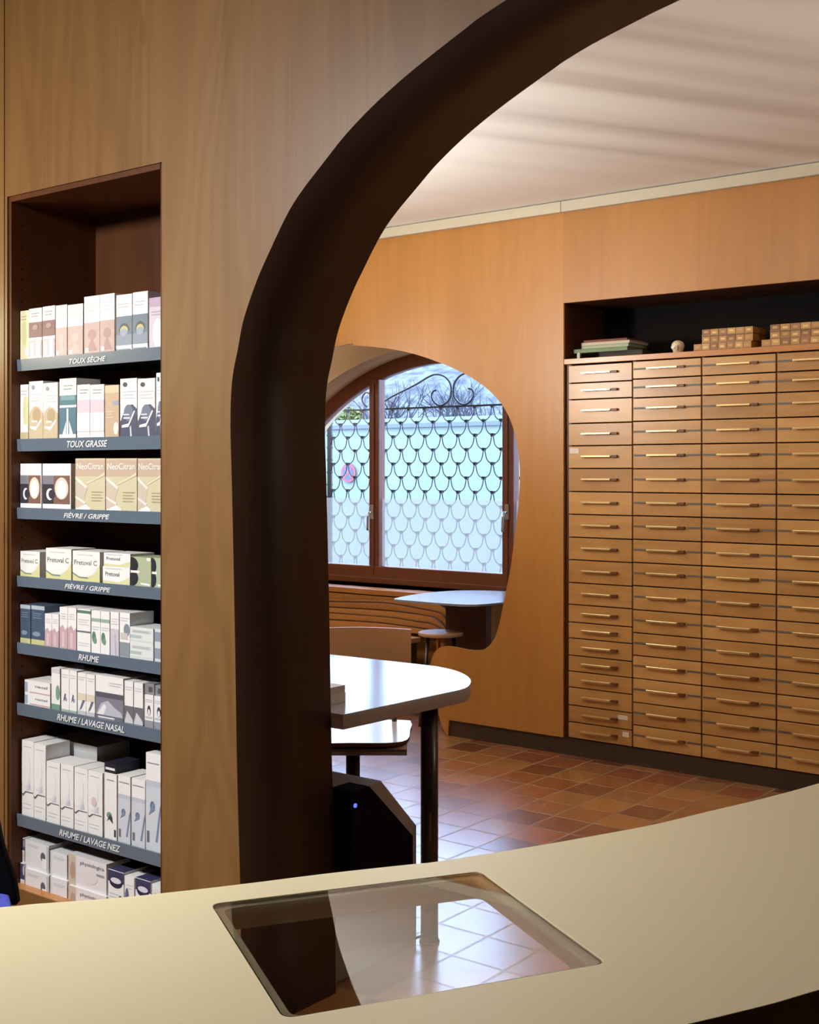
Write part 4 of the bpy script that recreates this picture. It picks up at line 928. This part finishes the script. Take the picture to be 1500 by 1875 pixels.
sb = empty('shrub', (p.x, 16.2, -.25), 0, 'yellow-green shrub rising behind the street wall', 'shrub'); o = (p.x, 16.2, -.25)
mb = MB(); rg = random.Random(3)
for i in range(420):
    v = Vector((rg.gauss(0, 1), rg.gauss(0, 1), rg.gauss(0, 1))); v.normalize(); v *= rg.uniform(.4, 1)
    c = Vector((p.x, 16.2, p.z-.02))+Vector((v.x*.26, v.y*.26, v.z*.20)); a = Vector((rg.uniform(-1, 1), rg.uniform(-1, 1), rg.uniform(-1, 1))).normalized()*.045; b = a.cross(Vector((rg.uniform(-1, 1), rg.uniform(-1, 1), 1))).normalized()*.025
    mb.face([c-a, c+b, c+a, c-b], M['leafgreen'])
mb.build('foliage', sb, o, recalc=False)
mb = MB(); mb.tube([(p.x, 16.2, -.25), (p.x+.03, 16.2, p.z-.1)], .04, M['bark'], 6); mb.build('stem', sb, o)

# ================================================================== LIGHT
w = bpy.data.worlds.new('sky'); bpy.context.scene.world = w; w.use_nodes = True
bg = w.node_tree.nodes['Background']; bg.inputs[0].default_value = (.52, .66, 1.0, 1); bg.inputs[1].default_value = 15.0
def area(name, loc, target, size, power, col, sy=None, spread=180):
    l = bpy.data.lights.new(name, 'AREA'); l.energy = power; l.color = col; l.size = size; l.shape = 'RECTANGLE' if sy else 'DISK'
    if sy: l.size_y = sy
    l.spread = math.radians(spread)
    o = bpy.data.objects.new(name, l); C.objects.link(o); o.location = loc
    o.rotation_euler = (Vector(target)-Vector(loc)).to_track_quat('-Z', 'Y').to_euler(); return o
WARM, NEU = (1, .91, .79), (1, .985, .97)
def bulb(name, loc, power, col, r=.12):
    l = bpy.data.lights.new(name, 'POINT'); l.energy = power; l.color = col; l.shadow_soft_size = r
    o = bpy.data.objects.new(name, l); C.objects.link(o); o.location = loc; return o
bulb('pendant_lamp_left', (-5.1, 4.1, 2.1), 36, WARM)
bulb('pendant_lamp_right', (-.4, 3.9, 1.95), 18, WARM)
area('ceiling_lamp_far', (-2.6, 3.3, 2.70), (-2.6, 4.6, .3), .6, 14, WARM)
area('uplight', (-4.2, 3.3, 2.0), (-3.4, 3.6, 2.8), .3, 62, (1, .97, .92))
bulb('alcove_fill', (-6.5, 5.7, 2.2), 16, WARM)  # added fill light, no known fixture; brightens the bench and plaster
area('ceiling_lamp_near', (-3.0, .1, 2.5), (-2.7, 1.9, .7), .35, 50, NEU, spread=140)
area('counter_fill', (-1.75, .8, 2.6), (-1.6, .85, 1.0), .3, 9, (1, .96, .9), spread=85)  # added narrow fill light that brightens the left of the worktop
bulb('wall_lamp_left', (-3.9, 1.6, 1.9), 19, (1, .84, .55), .08)
# window daylight portal
pt = bpy.data.lights.new('window_portal', 'AREA'); pt.shape = 'RECTANGLE'; pt.size = 3.4; pt.size_y = 2.0; pt.cycles.is_portal = True
po = bpy.data.objects.new('window_portal', pt); C.objects.link(po); po.location = (WC, 6.8, 1.5); po.rotation_euler = (math.radians(-90), 0, 0)
# ================================================================== CAMERA
cam = bpy.data.cameras.new('camera'); co_ = bpy.data.objects.new('camera', cam); C.objects.link(co_)
cam.sensor_fit = 'VERTICAL'; cam.sensor_height = 36; cam.sensor_width = 28.8; cam.lens = 36*F/1875
cam.shift_y = (HZ-937.5)/1875
co_.location = (0, 0, CH); co_.rotation_euler = (math.pi/2, 0, math.pi/2-AU)
cam.clip_start = .05
s = bpy.context.scene; s.camera = co_
s.view_settings.view_transform = 'Standard'; s.view_settings.look = 'None'; s.view_settings.gamma = 1; s.view_settings.exposure = 0
s.view_settings.use_curve_mapping = False
s.cycles.use_denoising = True
s.cycles.max_bounces = 12; s.cycles.transparent_max_bounces = 16
s.cycles.sample_clamp_indirect = 6
